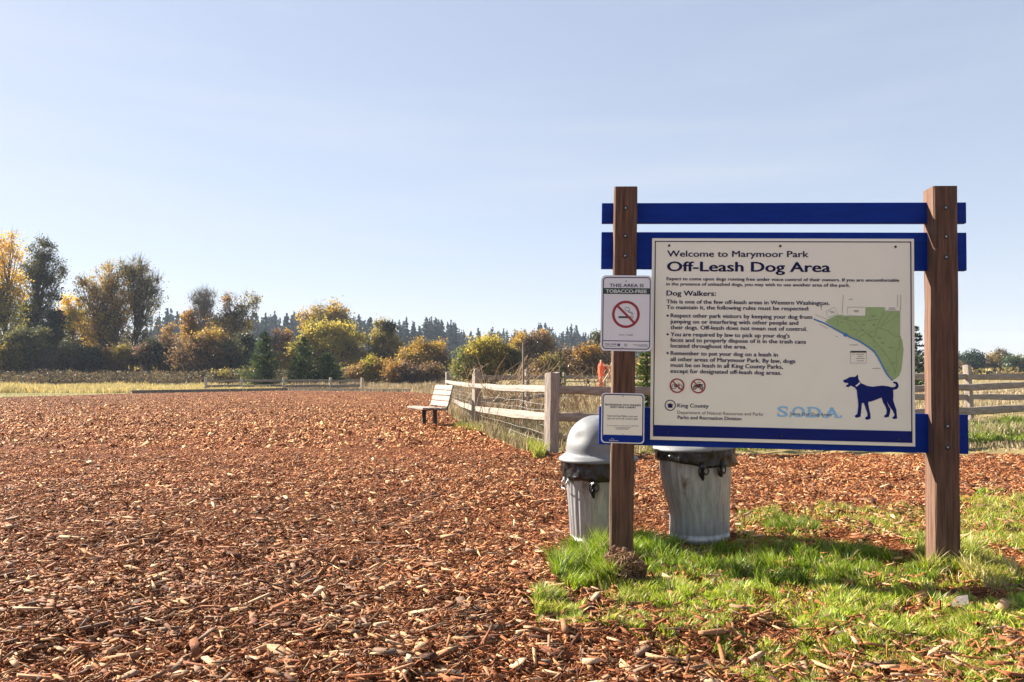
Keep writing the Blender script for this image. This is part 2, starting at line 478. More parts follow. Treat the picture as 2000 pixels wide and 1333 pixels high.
def build_sign():
    root = thing("information_sign", "large cream park notice board with blue rails between two brown timber posts", "sign", SROOT, SROT)
    # posts, ends finely broken up and edges chamfered
    for (x0, x1, top) in ((-1.0, -.862, 2.232), (.843, .979, 2.228)):
        mb = MB()
        zs = np.linspace(-.35, top, 16); vs = []
        ch = .008
        for i, z in enumerate(zs):
            for (x, y) in ((x0 + ch, -.075), (x1 - ch, -.075), (x1, -.075 + ch), (x1, .065 - ch), (x1 - ch, .065), (x0 + ch, .065), (x0, .065 - ch), (x0, -.075 + ch)):
                j = 0 if i in (0, 15) else .0018
                vs.append((x + random.uniform(-j, j), y + random.uniform(-j, j), z))
        fs = [tuple(range(8))[::-1], tuple(range(15 * 8, 16 * 8))]
        for i in range(15):
            for k in range(8): fs.append((i * 8 + k, i * 8 + (k + 1) % 8, i * 8 + 8 + (k + 1) % 8, i * 8 + 8 + k))
        mb.add(vs, fs)
        post = mb.build("post", M_POST, root)
        xc = (x0 + x1) / 2
        for z in (2.10, 1.93, 1.81, .835, .715):
            b = MB()
            b.lathe([(.0, -.006), (.004, -.0055), (.0065, -.003), (.007, 0)], 12, lambda a, r, zz, xc=xc, z=z: (xc + r * math.cos(a), -.0755 + zz, z + r * math.sin(a)))
            b.build("bolt", M_BOLT, post, smooth=True)
            b = MB(); b.lathe([(.007, -.001), (.012, -.0022), (.0155, -.0002)], 14, lambda a, r, zz, xc=xc, z=z: (xc + r * math.cos(a), -.0757 + zz, z + r * math.sin(a)))
            b.build("recess_shade", M_IRON, post, smooth=True)  # black ring stands in for the shade of the bolt's recess
    for (z0, z1, y0) in ((2.027, 2.151, .012), (1.745, 1.971, .012), (.672, .90, .012)):
        mb = MB(); mb.box(((-1.072 + 1.066) / 2, y0 + .019, (z0 + z1) / 2), (2.138, .038, z1 - z0))
        mb.build("rail", M_RAIL, root, bevel=.003)
    # panel
    zc = 1.32; W2, H2 = .765, .6114
    mb = MB(); mb.box((0, .0055, zc), (2 * W2, .009, 2 * H2))
    panel = mb.build("panel", M_CREAM, root, bevel=.0015)
    Y1, Y2, Y3, Y4 = -.0002, -.0014, -.0026, -.0038
    b = MB()
    iz = .017
    x0, x1, z0, z1 = -W2 + iz, W2 - iz, zc - H2 + iz + .004, zc + H2 - iz
    lw = .0055
    for a, c, d, e in ((x0, x1, z1 - lw, z1), (x0, x0 + lw, z0, z1 - lw), (x1 - lw, x1, z0, z1 - lw)):
        b.box(((a + c) / 2, Y1 - .0005, (d + e) / 2), (c - a, .001, e - d))
    b.build("border", M_INK, panel)
    b = MB(); b.box(((x0 + x1) / 2, Y1 - .0008, z0 + .034), (x1 - x0 - .012, .0016, .068)); b.build("blue_band", M_NAVY, panel)
    def T(nm, s, xa, xb, py, cap, bold, m=M_INK):
        b_ = MB(); za = S(xa, py)[1]; put_text(b_, s, S(xa, py)[0], S(xb, py)[0], za, cap * PXM, Y2, bold); b_.build(nm, m, panel)
    T("heading_lettering", "Welcome to Marymoor Park", 1303.5, 1579, 501.6, 12, .022)
    T("heading_lettering", "Off-Leash Dog Area", 1303.5, 1621, 530, 19, .034)
    T("heading_lettering", "Dog Walkers:", 1302, 1398, 577.6, 9.8, .03)
    for s, xa, xb, py, cap in (
        ("Expect to come upon dogs running free under voice control of their owners. If you are uncomfortable", 1302, 1756, 547.6, 6.2),
        ("in the presence of unleashed dogs, you may wish to use another area of the park.", 1301.5, 1660, 557.8, 6.2),
        ("This is one of the few off-leash areas in Western Washington.", 1302, 1620, 593, 7.6),
        ("To maintain it, the following rules must be respected:", 1302, 1580, 604, 7.6),
        ("Respect other park visitors by keeping your dog from", 1310, 1586, 620.3, 7.8),
        ("jumping on or interfering with other people and", 1309.5, 1559, 632, 7.8),
        ("their dogs. Off-leash does not mean out of control.", 1309.5, 1576, 643.4, 7.8),
        ("You are required by law to pick up your dog's", 1310, 1542, 657, 7.8),
        ("feces and to properly dispose of it in the trash cans", 1309.5, 1574, 668, 7.8),
        ("located throughout the area.", 1310, 1458, 679.3, 7.8),
        ("Remember to put your dog on a leash in", 1310, 1519, 693.8, 7.8),
        ("all other areas of Marymoor Park. By law, dogs", 1309.5, 1553, 705.6, 7.8),
        ("must be on leash in all King County Parks,", 1310, 1529, 717, 7.8),
        ("except for designated off-leash dog areas.", 1309.5, 1526, 728.6, 7.8)):
        T("body_lettering", s, xa, xb, py, cap, .026)
    for py in (617, 653.5, 690):
        t = MB(); disc(t, S(1304, py), 2.2 * PXM, Y2, 12); t.build("bullet_point", M_INK, panel)
    T("agency_lettering", "King County", 1323, 1384, 795.8, 7.6, .014)
    T("agency_lettering", "Parks and Recreation Division", 1323.5, 1448, 818.6, 6.6, .016)
    T("agency_lettering", "Serve Our Dog Areas", 1543, 1624, 811.5, 6.0, .0)
    T("department_lettering", "Department of Natural Resources and Parks", 1323, 1490, 808.6, 6.2, .0, M_INK2)
    # pale blue slab-serif initials
    t = MB()
    for ch, xa, xb in (("S", 1519, 1538), ("O", 1548, 1571), ("D", 1579, 1603), ("A", 1612, 1638)):
        za = S(1579, 815.5)[1]; u0, u1 = S(xa, 815)[0], S(xb, 815)[0]
        put_text(t, ch, u0, u1, za, 20 * PXM, -.0008, .03)
        cap = 20 * PXM; e = .0055
        def bar(a, c, zz): t.box(((a + c) / 2, -.0008, zz), (c - a, .0006, e))
        if ch == "D": bar(u0 - .008, u0 + .02, za + e / 2); bar(u0 - .008, u0 + .02, za + cap - e / 2)
        if ch == "A": bar(u0 - .010, u0 + .022, za + e / 2); bar(u1 - .026, u1 + .010, za + e / 2)
        if ch == "S":
            t.box((u0 + .002, -.0008, za + .012), (e, .0006, .024)); t.box((u1 - .002, -.0008, za + cap - .012), (e, .0006, .022))
    for xa in (1543.5, 1575, 1607.5, 1643):
        disc(t, S(xa, 813.6), 2.1 * PXM, -.0008, 12)
    t.build("initials_lettering", M_SODA, panel)
    # prohibition rings
    for (cx, cy) in ((1322.3, 753.7), (1363.6, 754.4)):
        r_ = MB(); c = S(cx, cy); R = 13.2 * PXM
        ring(r_, c, R, 2.5 * PXM, Y3); k = R * .707
        line(r_, [(c[0] - k, c[1] + k), (c[0] + k, c[1] - k)], 2.2 * PXM, Y4 + .0003)
        r_.build("prohibition_ring", M_RED, panel)
    b = MB()
    c = S(1322.3, 754.5); u = PXM
    for dx in (-6.3, 6.0): ring(b, (c[0] + dx * u, c[1] - 1.5 * u), 4.2 * u, 1.0 * u, Y2, 20)
    for pts in (((-6.3, -1.5), (-3.2, 3.4), (3.2, 3.4), (-.6, -1.9), (-6.3, -1.5)), ((-.6, -1.9), (-3.8, 4.8)), ((-5.2, 5), (-2.4, 5)), ((6, -1.5), (3, 4.6), (5, 5.8), (2.2, 6)),):
        line(b, [(c[0] + x * u, c[1] + z * u) for x, z in pts], .95 * u, Y2)
    b.build("bicycle_symbol", M_BLACK, panel)
    b = MB(); c = S(1363.6, 754.4)
    for dx in (-6.4, 6.6): ring(b, (c[0] + dx * u, c[1] - 3.6 * u), 2.6 * u, 1.9 * u, Y2, 20)
    flat_poly(b, [(c[0] + x * u, c[1] + z * u) for x, z in ((-9, 3.4), (-6, 2), (-2, 2.6), (1, 4.6), (6, 4), (10, 3), (8, .6), (4, .4), (3, -3.4), (-2, -3.4), (-3, -.6), (-7, .4))], Y2)
    line(b, [(c[0] + x * u, c[1] + z * u) for x, z in ((-2, 5.5), (1.5, 8.2), (5, 6.4))], 1.0 * u, Y2)
    b.build("quad_bike_symbol", M_BLACK, panel)
    b = MB(); c = S(1309, 792)
    ring(b, c, 10 * u, 1.6 * u, Y2)
    flat_poly(b, [(c[0] + x * u, c[1] + z * u) for x, z in ((-4.6, -4.8), (4.6, -4.8), (4.2, -1.5), (5.8, 3.4), (3, 1.6), (2.2, 4.6), (.9, 2.4), (0, 6), (-.9, 2.4), (-2.2, 4.6), (-3, 1.6), (-5.8, 3.4), (-4.2, -1.5))], Y2)
    b.build("crown_emblem", M_INK, panel)
    # map (survey of the print, crop coordinates)
    def Cc(x, y): return S(1580 + x / 4.938, 570 + y / 4.938)
    b = MB(); flat_poly(b, [Cc(*p) for p in ((155, 290), (200, 258), (255, 232), (300, 222), (370, 235), (545, 238), (548, 150), (728, 150), (732, 187), (880, 188), (880, 430), (900, 470), (912, 560), (905, 640), (890, 760), (870, 810), (815, 855), (760, 790), (700, 690), (640, 590), (560, 530), (470, 470), (370, 420), (250, 350))], -.0006)
    b.build("park_map", M_MAP, panel)
    b = MB()
    for pts in (((255, 235), (330, 262), (410, 285), (560, 285), (640, 270), (680, 268)), ((270, 270), (285, 300), (270, 330)), ((360, 290), (395, 330), (405, 385)), ((440, 290), (500, 350), (560, 405), (620, 460), (690, 540), (760, 630), (800, 700), (835, 790)),
                ((725, 190), (690, 260), (655, 350)), ((800, 195), (690, 330)), ((860, 225), (700, 335), (655, 360)), ((680, 350), (760, 380), (830, 430), (880, 432)), ((880, 432), (872, 550), (845, 570), (840, 640), (850, 700), (825, 800)),
                ((450, 430), (460, 395), (520, 370)), ((480, 440), (540, 405)), ((580, 410), (600, 385), (640, 395), (645, 425), (610, 440), (580, 415)), ((625, 465), (620, 500)), ((650, 360), (640, 400)), ((855, 150), (855, 30)), ((885, 180), (885, 30))):
        line(b, [Cc(*p) for p in pts], .7 * u, -.0011)
    for (x, y) in ((285, 245), (265, 270), (580, 275), (520, 372), (648, 368), (880, 432), (868, 550), (762, 762)): disc(b, Cc(x, y), 1.0 * u, -.0016, 8)
    for (x, y, w) in ((365, 250, 40), (365, 262, 30), (320, 298, 40), (525, 312, 45), (525, 324, 30), (618, 228, 50), (618, 240, 30), (625, 316, 36), (625, 328, 26), (435, 365, 50), (678, 442, 44), (678, 454, 30), (712, 492, 34), (712, 503, 24), (790, 540, 60), (815, 686, 50), (815, 698, 30), (636, 532, 24)):
        line(b, [Cc(x - w / 2, y), Cc(x + w / 2, y)], .85 * u, -.0016)
    b.build("map_trails", M_MAPLINE, panel)
    b = MB()
    for pts in (((165, 190), (180, 250), (280, 215), (250, 150), (165, 190)), ((372, 150), (372, 230), (545, 236), (545, 150), (372, 150)), ((735, 152), (735, 185), (878, 186), (878, 152)), ((330, 30), (320, 215)), ((400, 572), (400, 690), (552, 690), (552, 572)), ((60, 220), (180, 270)), ((100, 315), (180, 358))):
        b = MB(); line(b, [Cc(*p) for p in pts], .55 * u, -.0016); b.build("map_outline", M_INK2, panel)
    b = MB()
    for (x, y, w) in ((218, 192, 44), (228, 204, 40), (456, 182, 56), (456, 194, 44), (800, 158, 60), (800, 170, 76), (432, 514, 80), (495, 604, 76), (495, 624, 50), (495, 645, 80), (495, 668, 70), (650, 740, 78), (405, 74, 34), (268, 432, 20), (430, 604, 14)):
        line(b, [Cc(x - w / 2, y), Cc(x + w / 2, y)], .8 * u, -.0016)
    b2 = MB(); flat_poly(b2, [Cc(*p) for p in ((402, 572), (552, 572), (552, 588), (402, 588))], -.0017); b2.build("map_legend_band", M_BLACK, panel)
    flat_poly(b, [Cc(*p) for p in ((117, 128), (126, 148), (108, 148))], -.0017); line(b, [Cc(112, 155), Cc(122, 178)], .8 * u, -.0016)
    b.build("map_labels", M_INK2, panel)
    b = MB(); line(b, [Cc(*p) for p in ((45, 265), (150, 305), (250, 360), (340, 410), (400, 442), (470, 470), (520, 500), (580, 540), (630, 580), (670, 640), (710, 720), (745, 785), (775, 825), (805, 858))], 2.7 * u, -.0020)
    flat_poly(b, [Cc(*p) for p in ((335, 400), (352, 396), (385, 425), (350, 436), (330, 425))], -.0024)
    b.build("map_river", M_RIVER, panel)
    dog = ((330, 858), (337, 850), (355, 845), (375, 835), (390, 825), (412, 822), (430, 822), (445, 822), (458, 810), (468, 797), (474, 815), (475, 835), (480, 850), (492, 868), (505, 884), (525, 893), (560, 908), (610, 917), (660, 911), (710, 906), (760, 912), (790, 920), (815, 922), (832, 915), (839, 902), (834, 890), (818, 885), (808, 878), (815, 868), (845, 870), (860, 888), (864, 908), (860, 926), (845, 941), (812, 948), (815, 1000), (812, 1045), (825, 1090), (843, 1140), (848, 1200), (852, 1222), (835, 1228), (810, 1228), (803, 1215), (820, 1200), (825, 1185), (808, 1150), (785, 1118), (765, 1085), (750, 1060), (765, 1100), (785, 1130), (783, 1160), (775, 1190), (770, 1208), (735, 1215), (722, 1200), (745, 1182), (752, 1150), (738, 1110), (715, 1070), (700, 1022), (640, 1045), (600, 1060), (575, 1062), (571, 1082), (580, 1130), (592, 1180), (595, 1225), (560, 1238), (542, 1228), (545, 1212), (564, 1200), (562, 1170), (545, 1120), (530, 1078), (520, 1072), (510, 1080), (506, 1130), (500, 1180), (498, 1205), (465, 1217), (443, 1210), (443, 1195), (464, 1182), (470, 1150), (475, 1100), (472, 1050), (465, 1000), (460, 950), (440, 925), (415, 912), (402, 906), (385, 920), (362, 919), (356, 906), (380, 893), (376, 882), (350, 880), (335, 872))
    b = MB(); flat_poly(b, [Cc(*p) for p in dog], -.0009); b.build("dog_silhouette", M_NAVY, panel)
    b = MB(); line(b, [Cc(452, 912), Cc(472, 898), Cc(492, 876)], 3.0 * u, -.0016); b.build("dog_collar", M_WINK, panel)
    for (px, py) in ((1307, 480), (1524, 481), (1749, 482.5), (1305, 844), (1526, 852), (1755, 859)):
        x, z = S(px, py); b = MB()
        b.lathe([(.0, -.006), (.005, -.005), (.0075, -.001), (.0075, .0)], 10, lambda a, r, zz, x=x, z=z: (x + r * math.cos(a), zz - .001, z + r * math.sin(a)))
        b.build("screw", M_IRON, panel)
    return root
build_sign()

def world_of(x, y, z): return SM @ Vector((x, y, z))
def small_sign_root(name, label, x, z, y):
    return thing(name, label, "sign", world_of(x, y, z), SROT)

def build_small_signs():
    OFF = -.0795
    # tobacco-free sign
    x0, zt = S(1174.5, 538, OFF); x1, zb = S(1273, 687, OFF)
    cx, cz = (x0 + x1) / 2, (zt + zb) / 2; w, h = (x1 - x0) / 2, (zt - zb) / 2
    root = small_sign_root("smoking_sign", "white rounded metal sign with a red no smoking ring on the left post", cx, cz, OFF)
    def L(px, py):
        a, b = S(px, py, OFF); return a - cx, b - cz
    mb = MB(); plate(mb, rrect(-w, -h, w, h, .03), -.001, .0015); plt = mb.build("sign_plate", M_WHITE, root)
    u = PXM
    b = MB(); line(b, rrect(-w + .013, -h + .013, w - .013, h - .013, .022), 1.7 * u, -.0018, True)
    a = L(1224, 666.5); b.box((0, -.0018, a[1]), (2 * w - .03, .0004, 1.5 * u))
    b.build("border", M_INK, plt)
    b = MB(); za, zb2 = L(1224, 563.3)[1], L(1224, 574.8)[1]
    b.box((0, -.0016, (za + zb2) / 2), (2 * w - .03, .0008, za - zb2)); b.build("green_band", M_GREENINK, plt)
    b = MB(); p0, p1 = L(1190.5, 561), L(1257, 561); put_text(b, "THIS AREA IS", p0[0], p1[0], p0[1], 6.4 * u, -.0025, .02); b.build("lettering", M_INK, plt)
    for s, xa, xb, py, cp in (("K.C.C. 7.12.650", 1209.5, 1236, 655.5, 2.2), ("Public Health", 1182, 1204, 673.5, 2.8), ("Seattle & King County", 1182, 1204, 677, 1.6), ("King County Parks", 1237, 1265, 674.5, 1.8), ("Recreation Division", 1246, 1265, 677, 1.6)):
        p0, p1 = L(xa, py), L(xb, py); b = MB(); put_text(b, s, p0[0], p1[0], p0[1], cp * u, -.0025, .012); b.build("lettering", M_INK, plt)
    b = MB()
    for dx, dz in ((1207, 675.5), (1209.8, 675.5), (1207, 672.8), (1209.8, 672.8)):
        p = L(dx, dz); b.box((p[0], -.0025, p[1]), (2.3 * u, .0004, 2.3 * u))
    p = L(1222, 674.5); b.build("health_emblem", M_INK, plt); b = MB(); ring(b, p, 2.3 * u, .8 * u, -.0025, 16)
    b.build("round_emblem", M_INK, plt)
    b = MB(); p0, p1 = L(1183.5, 572.4), L(1263, 572.4); put_text(b, "TOBACCO-FREE", p0[0], p1[0], p0[1], 6.6 * u, -.0028, .028); b.build("band_lettering", M_WINK, plt)
    c = L(1222.4, 614.4)
    b = MB(); p0, p1 = L(1208, 618), L(1232, 622); flat_poly(b, [(p0[0], p1[1]), (p1[0], p1[1]), (p1[0], p0[1]), (p0[0], p0[1])], -.0022)
    for xx in (1234, 1236.4): q0, q1 = L(xx, 618), L(xx, 622); line(b, [q0, q1], 1.0 * u, -.0022)
    for dx in (0, 2.2):
        line(b, [L(xx + dx, yy + (dx * -.3)) for xx, yy in ((1234.3, 616.6), (1234.2, 613.5), (1232, 611.2), (1229, 610.6), (1226, 609.5), (1225, 607.2))], .8 * u, -.0022)
    line(b, [L(xx, yy) for xx, yy in ((1225.4, 607.6), (1222, 606.8), (1220.3, 603.8), (1221.5, 601), (1224, 600), (1225.6, 601.8), (1227.6, 601), (1229.6, 602.6), (1229.6, 605.6), (1227.6, 607.4))], .8 * u, -.0022)
    b.build("cigarette_symbol", M_GREENINK, plt)
    b = MB(); ring(b, c, 24.6 * u, 4.9 * u, -.0027, 56); k = 24 * u * .707; line(b, [(c[0] - k, c[1] + k), (c[0] + k, c[1] - k)], 4.4 * u, -.0031); b.build("prohibition_ring", M_RED, plt)
    for py in (549.5, 674.5):
        p = L(1223, py) if py < 600 else L(1215.5, 680.3)
        s_ = MB(); s_.lathe([(0, -.005), (.005, -.004), (.006, 0)], 10, lambda a, r, zz, p=p: (p[0] + r * math.cos(a), zz - .001, p[1] + r * math.sin(a))); s_.build("screw", M_BOLT, plt)
    # permit sign
    x0, zt = S(1175, 767.5, OFF); x1, zb = S(1258, 867.5, OFF)
    cx, cz = (x0 + x1) / 2, (zt + zb) / 2; w, h = (x1 - x0) / 2, (zt - zb) / 2
    root = small_sign_root("permit_sign", "small cream permit notice with blue foot band low on the left post", cx, cz, OFF)
    mb = MB(); plate(mb, rrect(-w, -h, w, h, .022), -.001, .0015); plt = mb.build("sign_plate", M_WHITE, root)
    b = MB(); flat_poly(b, rrect(-w + .0125, -h + .05, w - .0125, h - .0125, .012), -.0014); b.build("cream_face", M_CREAM, plt)
    b = MB(); line(b, rrect(-w + .0095, -h + .0095, w - .0095, h - .0095, .018), 2.0 * u, -.0019, True); b.build("border", M_INK, plt)
    b = MB(); flat_poly(b, rrect(-w + .0095, -h + .0085, w - .0095, -h + .049, .012), -.0022); b.build("blue_band", M_RAIL, plt)
    def L2(px, py):
        a, b_ = S(px, py, OFF); return a - cx, b_ - cz
    b = MB()
    for s, xa, xb, py, cp, bo in (("PROFESSIONAL DOG WALKERS", 1181.5, 1251.5, 792.3, 3.5, .025), ("MUST HAVE A PERMIT", 1192, 1242, 797.2, 3.5, .025), ("Approved Dog Walkers must wear", 1186, 1246, 814, 3.6, 0), ("tags with permit ID number visible", 1186, 1246, 819, 3.4, 0),
                                  ("For more information or to report violations, call 206-205-3661", 1185.5, 1247, 832, 1.9, .0), ("www.kingcounty.gov/parks", 1200, 1232, 835.6, 1.8, .0), ("Parks 206-477-4527", 1204, 1228, 838.9, 1.9, .01)):
        p0, p1 = L2(xa, py), L2(xb, py); b = MB(); put_text(b, s, p0[0], p1[0], p0[1], cp * u, -.0022, bo); b.build("lettering", M_INK, plt)
    b = MB()
    for s, xa, xb, py, cp in (("Your", 1193.5, 1199.5, 858.3, 2.0), ("Marymoor", 1190, 1208, 861.5, 2.4)):
        p0, p1 = L2(xa, py), L2(xb, py); put_text(b, s, p0[0], p1[0], p0[1], cp * u, -.0030, .02)
    b.build("band_lettering", M_WINK, plt)
    for py in (774, 849.5):
        p = L2(1217, py); s_ = MB(); s_.lathe([(0, -.005), (.004, -.004), (.005, 0)], 10, lambda a, r, zz, p=p: (p[0] + r * math.cos(a), zz - .001, p[1] + r * math.sin(a))); s_.build("screw", M_BOLT, plt)
build_small_signs()

# ------------------------------------------------------------------ trash cans
def build_can(label, loc, rb, rt, H, lid_r, dome_r, dome_h, lid_z, dent=0.0, bag=(.42, .62), tilt=(0, 0, 0), seed=1, handles=(), knots=()):
    rnd = np.random.default_rng(seed); ph = rnd.random(12) * 6.28
    root = thing("trash_can", label, "trash can", loc, tilt)
    def lowf(a, z): return math.sin(2 * a + ph[0] + 4 * z) * .5 + math.sin(3 * a + ph[1] - 6 * z) * .3 + math.sin(5 * a + ph[2] + 9 * z) * .2
    def canf(a, r, z):
        zz = z / H
        rib = .0048 * math.cos(30 * a) * (.45 if dent else 1) * (1 if .06 < zz < .9 else 0)
        rr = r + rib + .004 * lowf(a, z) * (1 + 20 * dent)
        if dent:
            d = max(0, math.cos(a - math.pi * 1.02)) ** 2
            rr -= dent * d * math.exp(-((zz - .30) / .24) ** 2)
        return rr * math.cos(a), rr * math.sin(a), z
    prof = [(rb * .4, .012), (rb - .012, .012), (rb - .004, 0), (rb + .003, .004), (rb + .003, .03), (rb, .036)]
    for k in range(22): prof.append((rb + (rt - rb) * k / 21, .036 + (H - .05) * k / 21))
    prof += [(rt + .008, H - .01), (rt + .011, H - .003), (rt + .006, H + .003), (rt - .004, H - .004), (rt - .008, H - .12)]
    body = MB().lathe(prof, 150, canf).build("can_body", M_GALV, root, smooth=True)
    def bagf(a, r, z):
        t = (z - bag[0]) / (bag[1] - bag[0])
        dz = (1 - t) * (-.036 + .030 * math.sin(a + ph[3]) + .006 * math.sin(4 * a + ph[4]) + .003 * math.sin(9 * a + ph[5]))
        wr = .006 * math.sin(14 * a + ph[6] + 25 * z + 3 * math.sin(3 * a)) + .006 * math.sin(23 * a + ph[7] - 40 * z) + .006 * math.sin(60 * z + 4 * math.sin(2 * a + ph[8]))
        rr = r + (.022 + abs(wr)) * (1 if 0 < t < 1 else .5)
        return rr * math.cos(a), rr * math.sin(a), z + dz
    prof = [(rb + (rt - rb) * z / H, z) for z in np.linspace(bag[0], bag[1], 12)] + [(rt * .97, bag[1] + .004)]
    MB().lathe(prof, 120, bagf).build("bin_liner", M_BAG, root, smooth=True)
    def lidf(a, r, z):
        k = min(1, max(0, (z - lid_z - .05) / .1)) * (1 if r > .02 else 0)
        d = 0
        for (da, dz, s, dep) in ((3.9, .16, .35, .018), (4.9, .10, .45, .016), (5.4, .2, .3, .014), (2.6, .1, .4, .012)):
            aa = math.atan2(math.sin(a - da), math.cos(a - da))
            d += dep * math.exp(-(aa / s) ** 2 - ((z - lid_z - dz) / .05) ** 2)
        rr = r + k * (.003 * lowf(a, z) - d)
        return rr * math.cos(a), rr * math.sin(a), z + .003 * math.sin(2 * a + ph[9])
    prof = [(rt + .004, lid_z - .012), (lid_r - .02, lid_z - .016), (lid_r - .004, lid_z - .012), (lid_r, lid_z - .004), (lid_r - .003, lid_z + .006), (lid_r - .016, lid_z + .016), (lid_r - .034, lid_z + .026), (dome_r + .012, lid_z + .032), (dome_r + .004, lid_z + .037), (dome_r + .001, lid_z + .05), (dome_r, lid_z + .075)]
    for k in range(1, 15):
        t = k / 14 * math.pi / 2
        prof.append((max(.002, dome_r * math.cos(t) ** .9), lid_z + .075 + (dome_h - .075) * math.sin(t)))
    MB().lathe(prof, 90, lidf, capt=True).build("dome_lid", M_LID, root, smooth=True)
    for a in handles:
        r = rb + (rt - rb) * .74 + .006; hz = H * .74
        u = Vector((math.cos(a), math.sin(a), 0)); v = Vector((-math.sin(a), math.cos(a), 0))
        mb = MB()
        for s in (-1, 1): mb.box(u * (r + .004) + v * (s * .04) + Vector((0, 0, hz)), (.03, .03, .05), Matrix.Rotation(a, 3, 'Z'))
        pts = [u * (r + .012) + v * -.04 + Vector((0, 0, hz)), u * (r + .03) + v * -.042 + Vector((0, 0, hz - .03)), u * (r + .034) + v * -.03 + Vector((0, 0, hz - .07)), u * (r + .034) + v * .03 + Vector((0, 0, hz - .07)), u * (r + .03) + v * .042 + Vector((0, 0, hz - .03)), u * (r + .012) + v * .04 + Vector((0, 0, hz))]
        mb.tube(pts, .0055, 8)
        mb.build("handle", M_GALV, root, smooth=False)
    for (a, z0, ln) in knots:
        r = rb + (rt - rb) * z0 / H + .02
        u = Vector((math.cos(a), math.sin(a), 0)); v = Vector((-math.sin(a), math.cos(a), 0))
        mb = MB()
        c = u * r
        mb.tube([c + Vector((0, 0, z0 + .03)), c + u * .02 + v * .004 + Vector((0, 0, z0)), c + u * .012 - v * .006 + Vector((0, 0, z0 - ln * .55)), c + u * .004 + v * .004 + Vector((0, 0, z0 - ln))], [.012, .02, .019, .007], 9, wob=.25)
        loop = [c + u * .006 + v * (.024 + .016 * math.cos(t)) + Vector((0, 0, z0 - .03 + .024 * math.sin(t))) for t in np.linspace(0, 6.28, 14)]
        mb.tube(loop, .0055, 6)
        loop = [c + u * .006 - v * (.014 + .010 * math.cos(t)) + Vector((0, 0, z0 - .035 + .03 * math.sin(t))) for t in np.linspace(0, 6.28, 14)]
        mb.tube(loop, .005, 6)
        mb.build("liner_knot", M_BAG, root, smooth=True)
    return root
pl = P(1170, 1058, 5.5)
build_can("dented grey domed trash can with a black liner behind the left sign post", (pl.x, pl.y, pl.z), .2, .236, .615, .283, .230, .305, .585, handles=(3.45, .3), bag=(.51, .60), knots=((4.45, .44, .10),), seed=4)
pr = P(1364, 1052, 5.45)
build_can("galvanised trash can with a crushed side and knotted black liner under the board", (pr.x, pr.y, pr.z), .214, .250, .625, .29, .232, .30, .64, dent=.034, bag=(.57, .655), tilt=(0, math.radians(-1.8), 0), knots=((4.65, .53, .09), (5.15, .53, .075)), seed=9)

# ------------------------------------------------------------------ fences
def split_post(root, x, y, z0, z1, w=.14, d=.12, rz=.3, m=None):
    mb = MB(); R = Matrix.Rotation(rz, 3, 'Z'); n = 7; vs = []
    cs = [(-1, -1), (0.1, -1.08), (1, -.9), (1.06, .1), (.9, 1), (-.1, 1.05), (-1, .9), (-1.04, 0)]
    lean = Vector((random.uniform(-.03, .03), random.uniform(-.03, .03), 0))
    for i in range(n):
        t = i / (n - 1); z = z0 - .3 + (z1 - z0 + .3) * t
        for (a, b) in cs:
            v = R @ Vector((a * w / 2 * random.uniform(.95, 1.04), b * d / 2 * random.uniform(.95, 1.04), 0)) + lean * t
            zz = z + (random.uniform(-.012, .012) if i == n - 1 else 0)
            vs.append((x + v.x, y + v.y, zz))
    fs = [tuple(range(8))[::-1], tuple(range((n - 1) * 8, n * 8))]
    for i in range(n - 1):
        for k in range(8): fs.append((i * 8 + k, i * 8 + (k + 1) % 8, i * 8 + 8 + (k + 1) % 8, i * 8 + 8 + k))
    mb.add([Vector(v) - root.location for v in vs], fs)
    return mb.build("post", m or M_FENCE, root)
def split_rail(root, a, b, h=.13, t=.07, sag=.0, m=None):
    a = Vector(a); b = Vector(b); n = 9; vs = []
    d = (b - a); L = d.length; dn = d.normalized(); side = dn.cross(Vector((0, 0, 1))).normalized(); up = side.cross(dn)
    cs = [(-.9, -.9), (0, -1.05), (.9, -.85), (1.05, 0.05), (.8, .95), (0, 1.08), (-.85, .9), (-1.05, 0)]
    jj = [random.uniform(.9, 1.1) for _ in cs]
    for i in range(n):
        s = i / (n - 1); k = .62 + .38 * math.sin(math.pi * min(1, max(0, s * .94 + .03))) ** .4
        c = dn * (L * (s - .5)) + up * (-sag * math.sin(math.pi * s) + random.uniform(-.008, .008)) + side * random.uniform(-.006, .006)
        for (u, w), q in zip(cs, jj): vs.append(c + (side * (u * t / 2) + up * (w * h / 2)) * k * q * random.uniform(.95, 1.05))
    # mesh along local X so the grain runs with the rail
    rot = Matrix((dn, side, up)).transposed()
    inv = rot.transposed()
    mb = MB(); fs = [tuple(range(8))[::-1], tuple(range((n - 1) * 8, n * 8))]
    for i in range(n - 1):
        for k in range(8): fs.append((i * 8 + k, i * 8 + (k + 1) % 8, i * 8 + 8 + (k + 1) % 8, i * 8 + 8 + k))
    mb.add([inv @ v for v in vs], fs)
    o = mb.build("rail", m or M_FENCEX, root)
    o.matrix_local = Matrix.Translation((a + b) / 2 - root.location) @ rot.to_4x4()
    return o
def wire_panel(root, a, b, z0, z1, name="wire_mesh"):
    a = Vector(a); b = Vector(b); mb = MB(); n = max(4, int((b - a).length / .11))
    off = root.location
    for z in np.linspace(z0, z1, 9):
        pts = []
        for i in range(9):
            s = i / 8; p = a.lerp(b, s); pts.append(Vector((p.x, p.y, p.z + z + random.uniform(-.02, .02))) - off)
        mb.tube(pts, .0022, 4, cap=False)
    for i in range(n):
        p = a.lerp(b, (i + .5) / n)
        mb.tube([Vector((p.x, p.y, p.z + z0)) - off, Vector((p.x + random.uniform(-.02, .02), p.y, p.z + z1)) - off], .0016, 3, cap=False)
    return mb.build(name, M_WIRE, root)
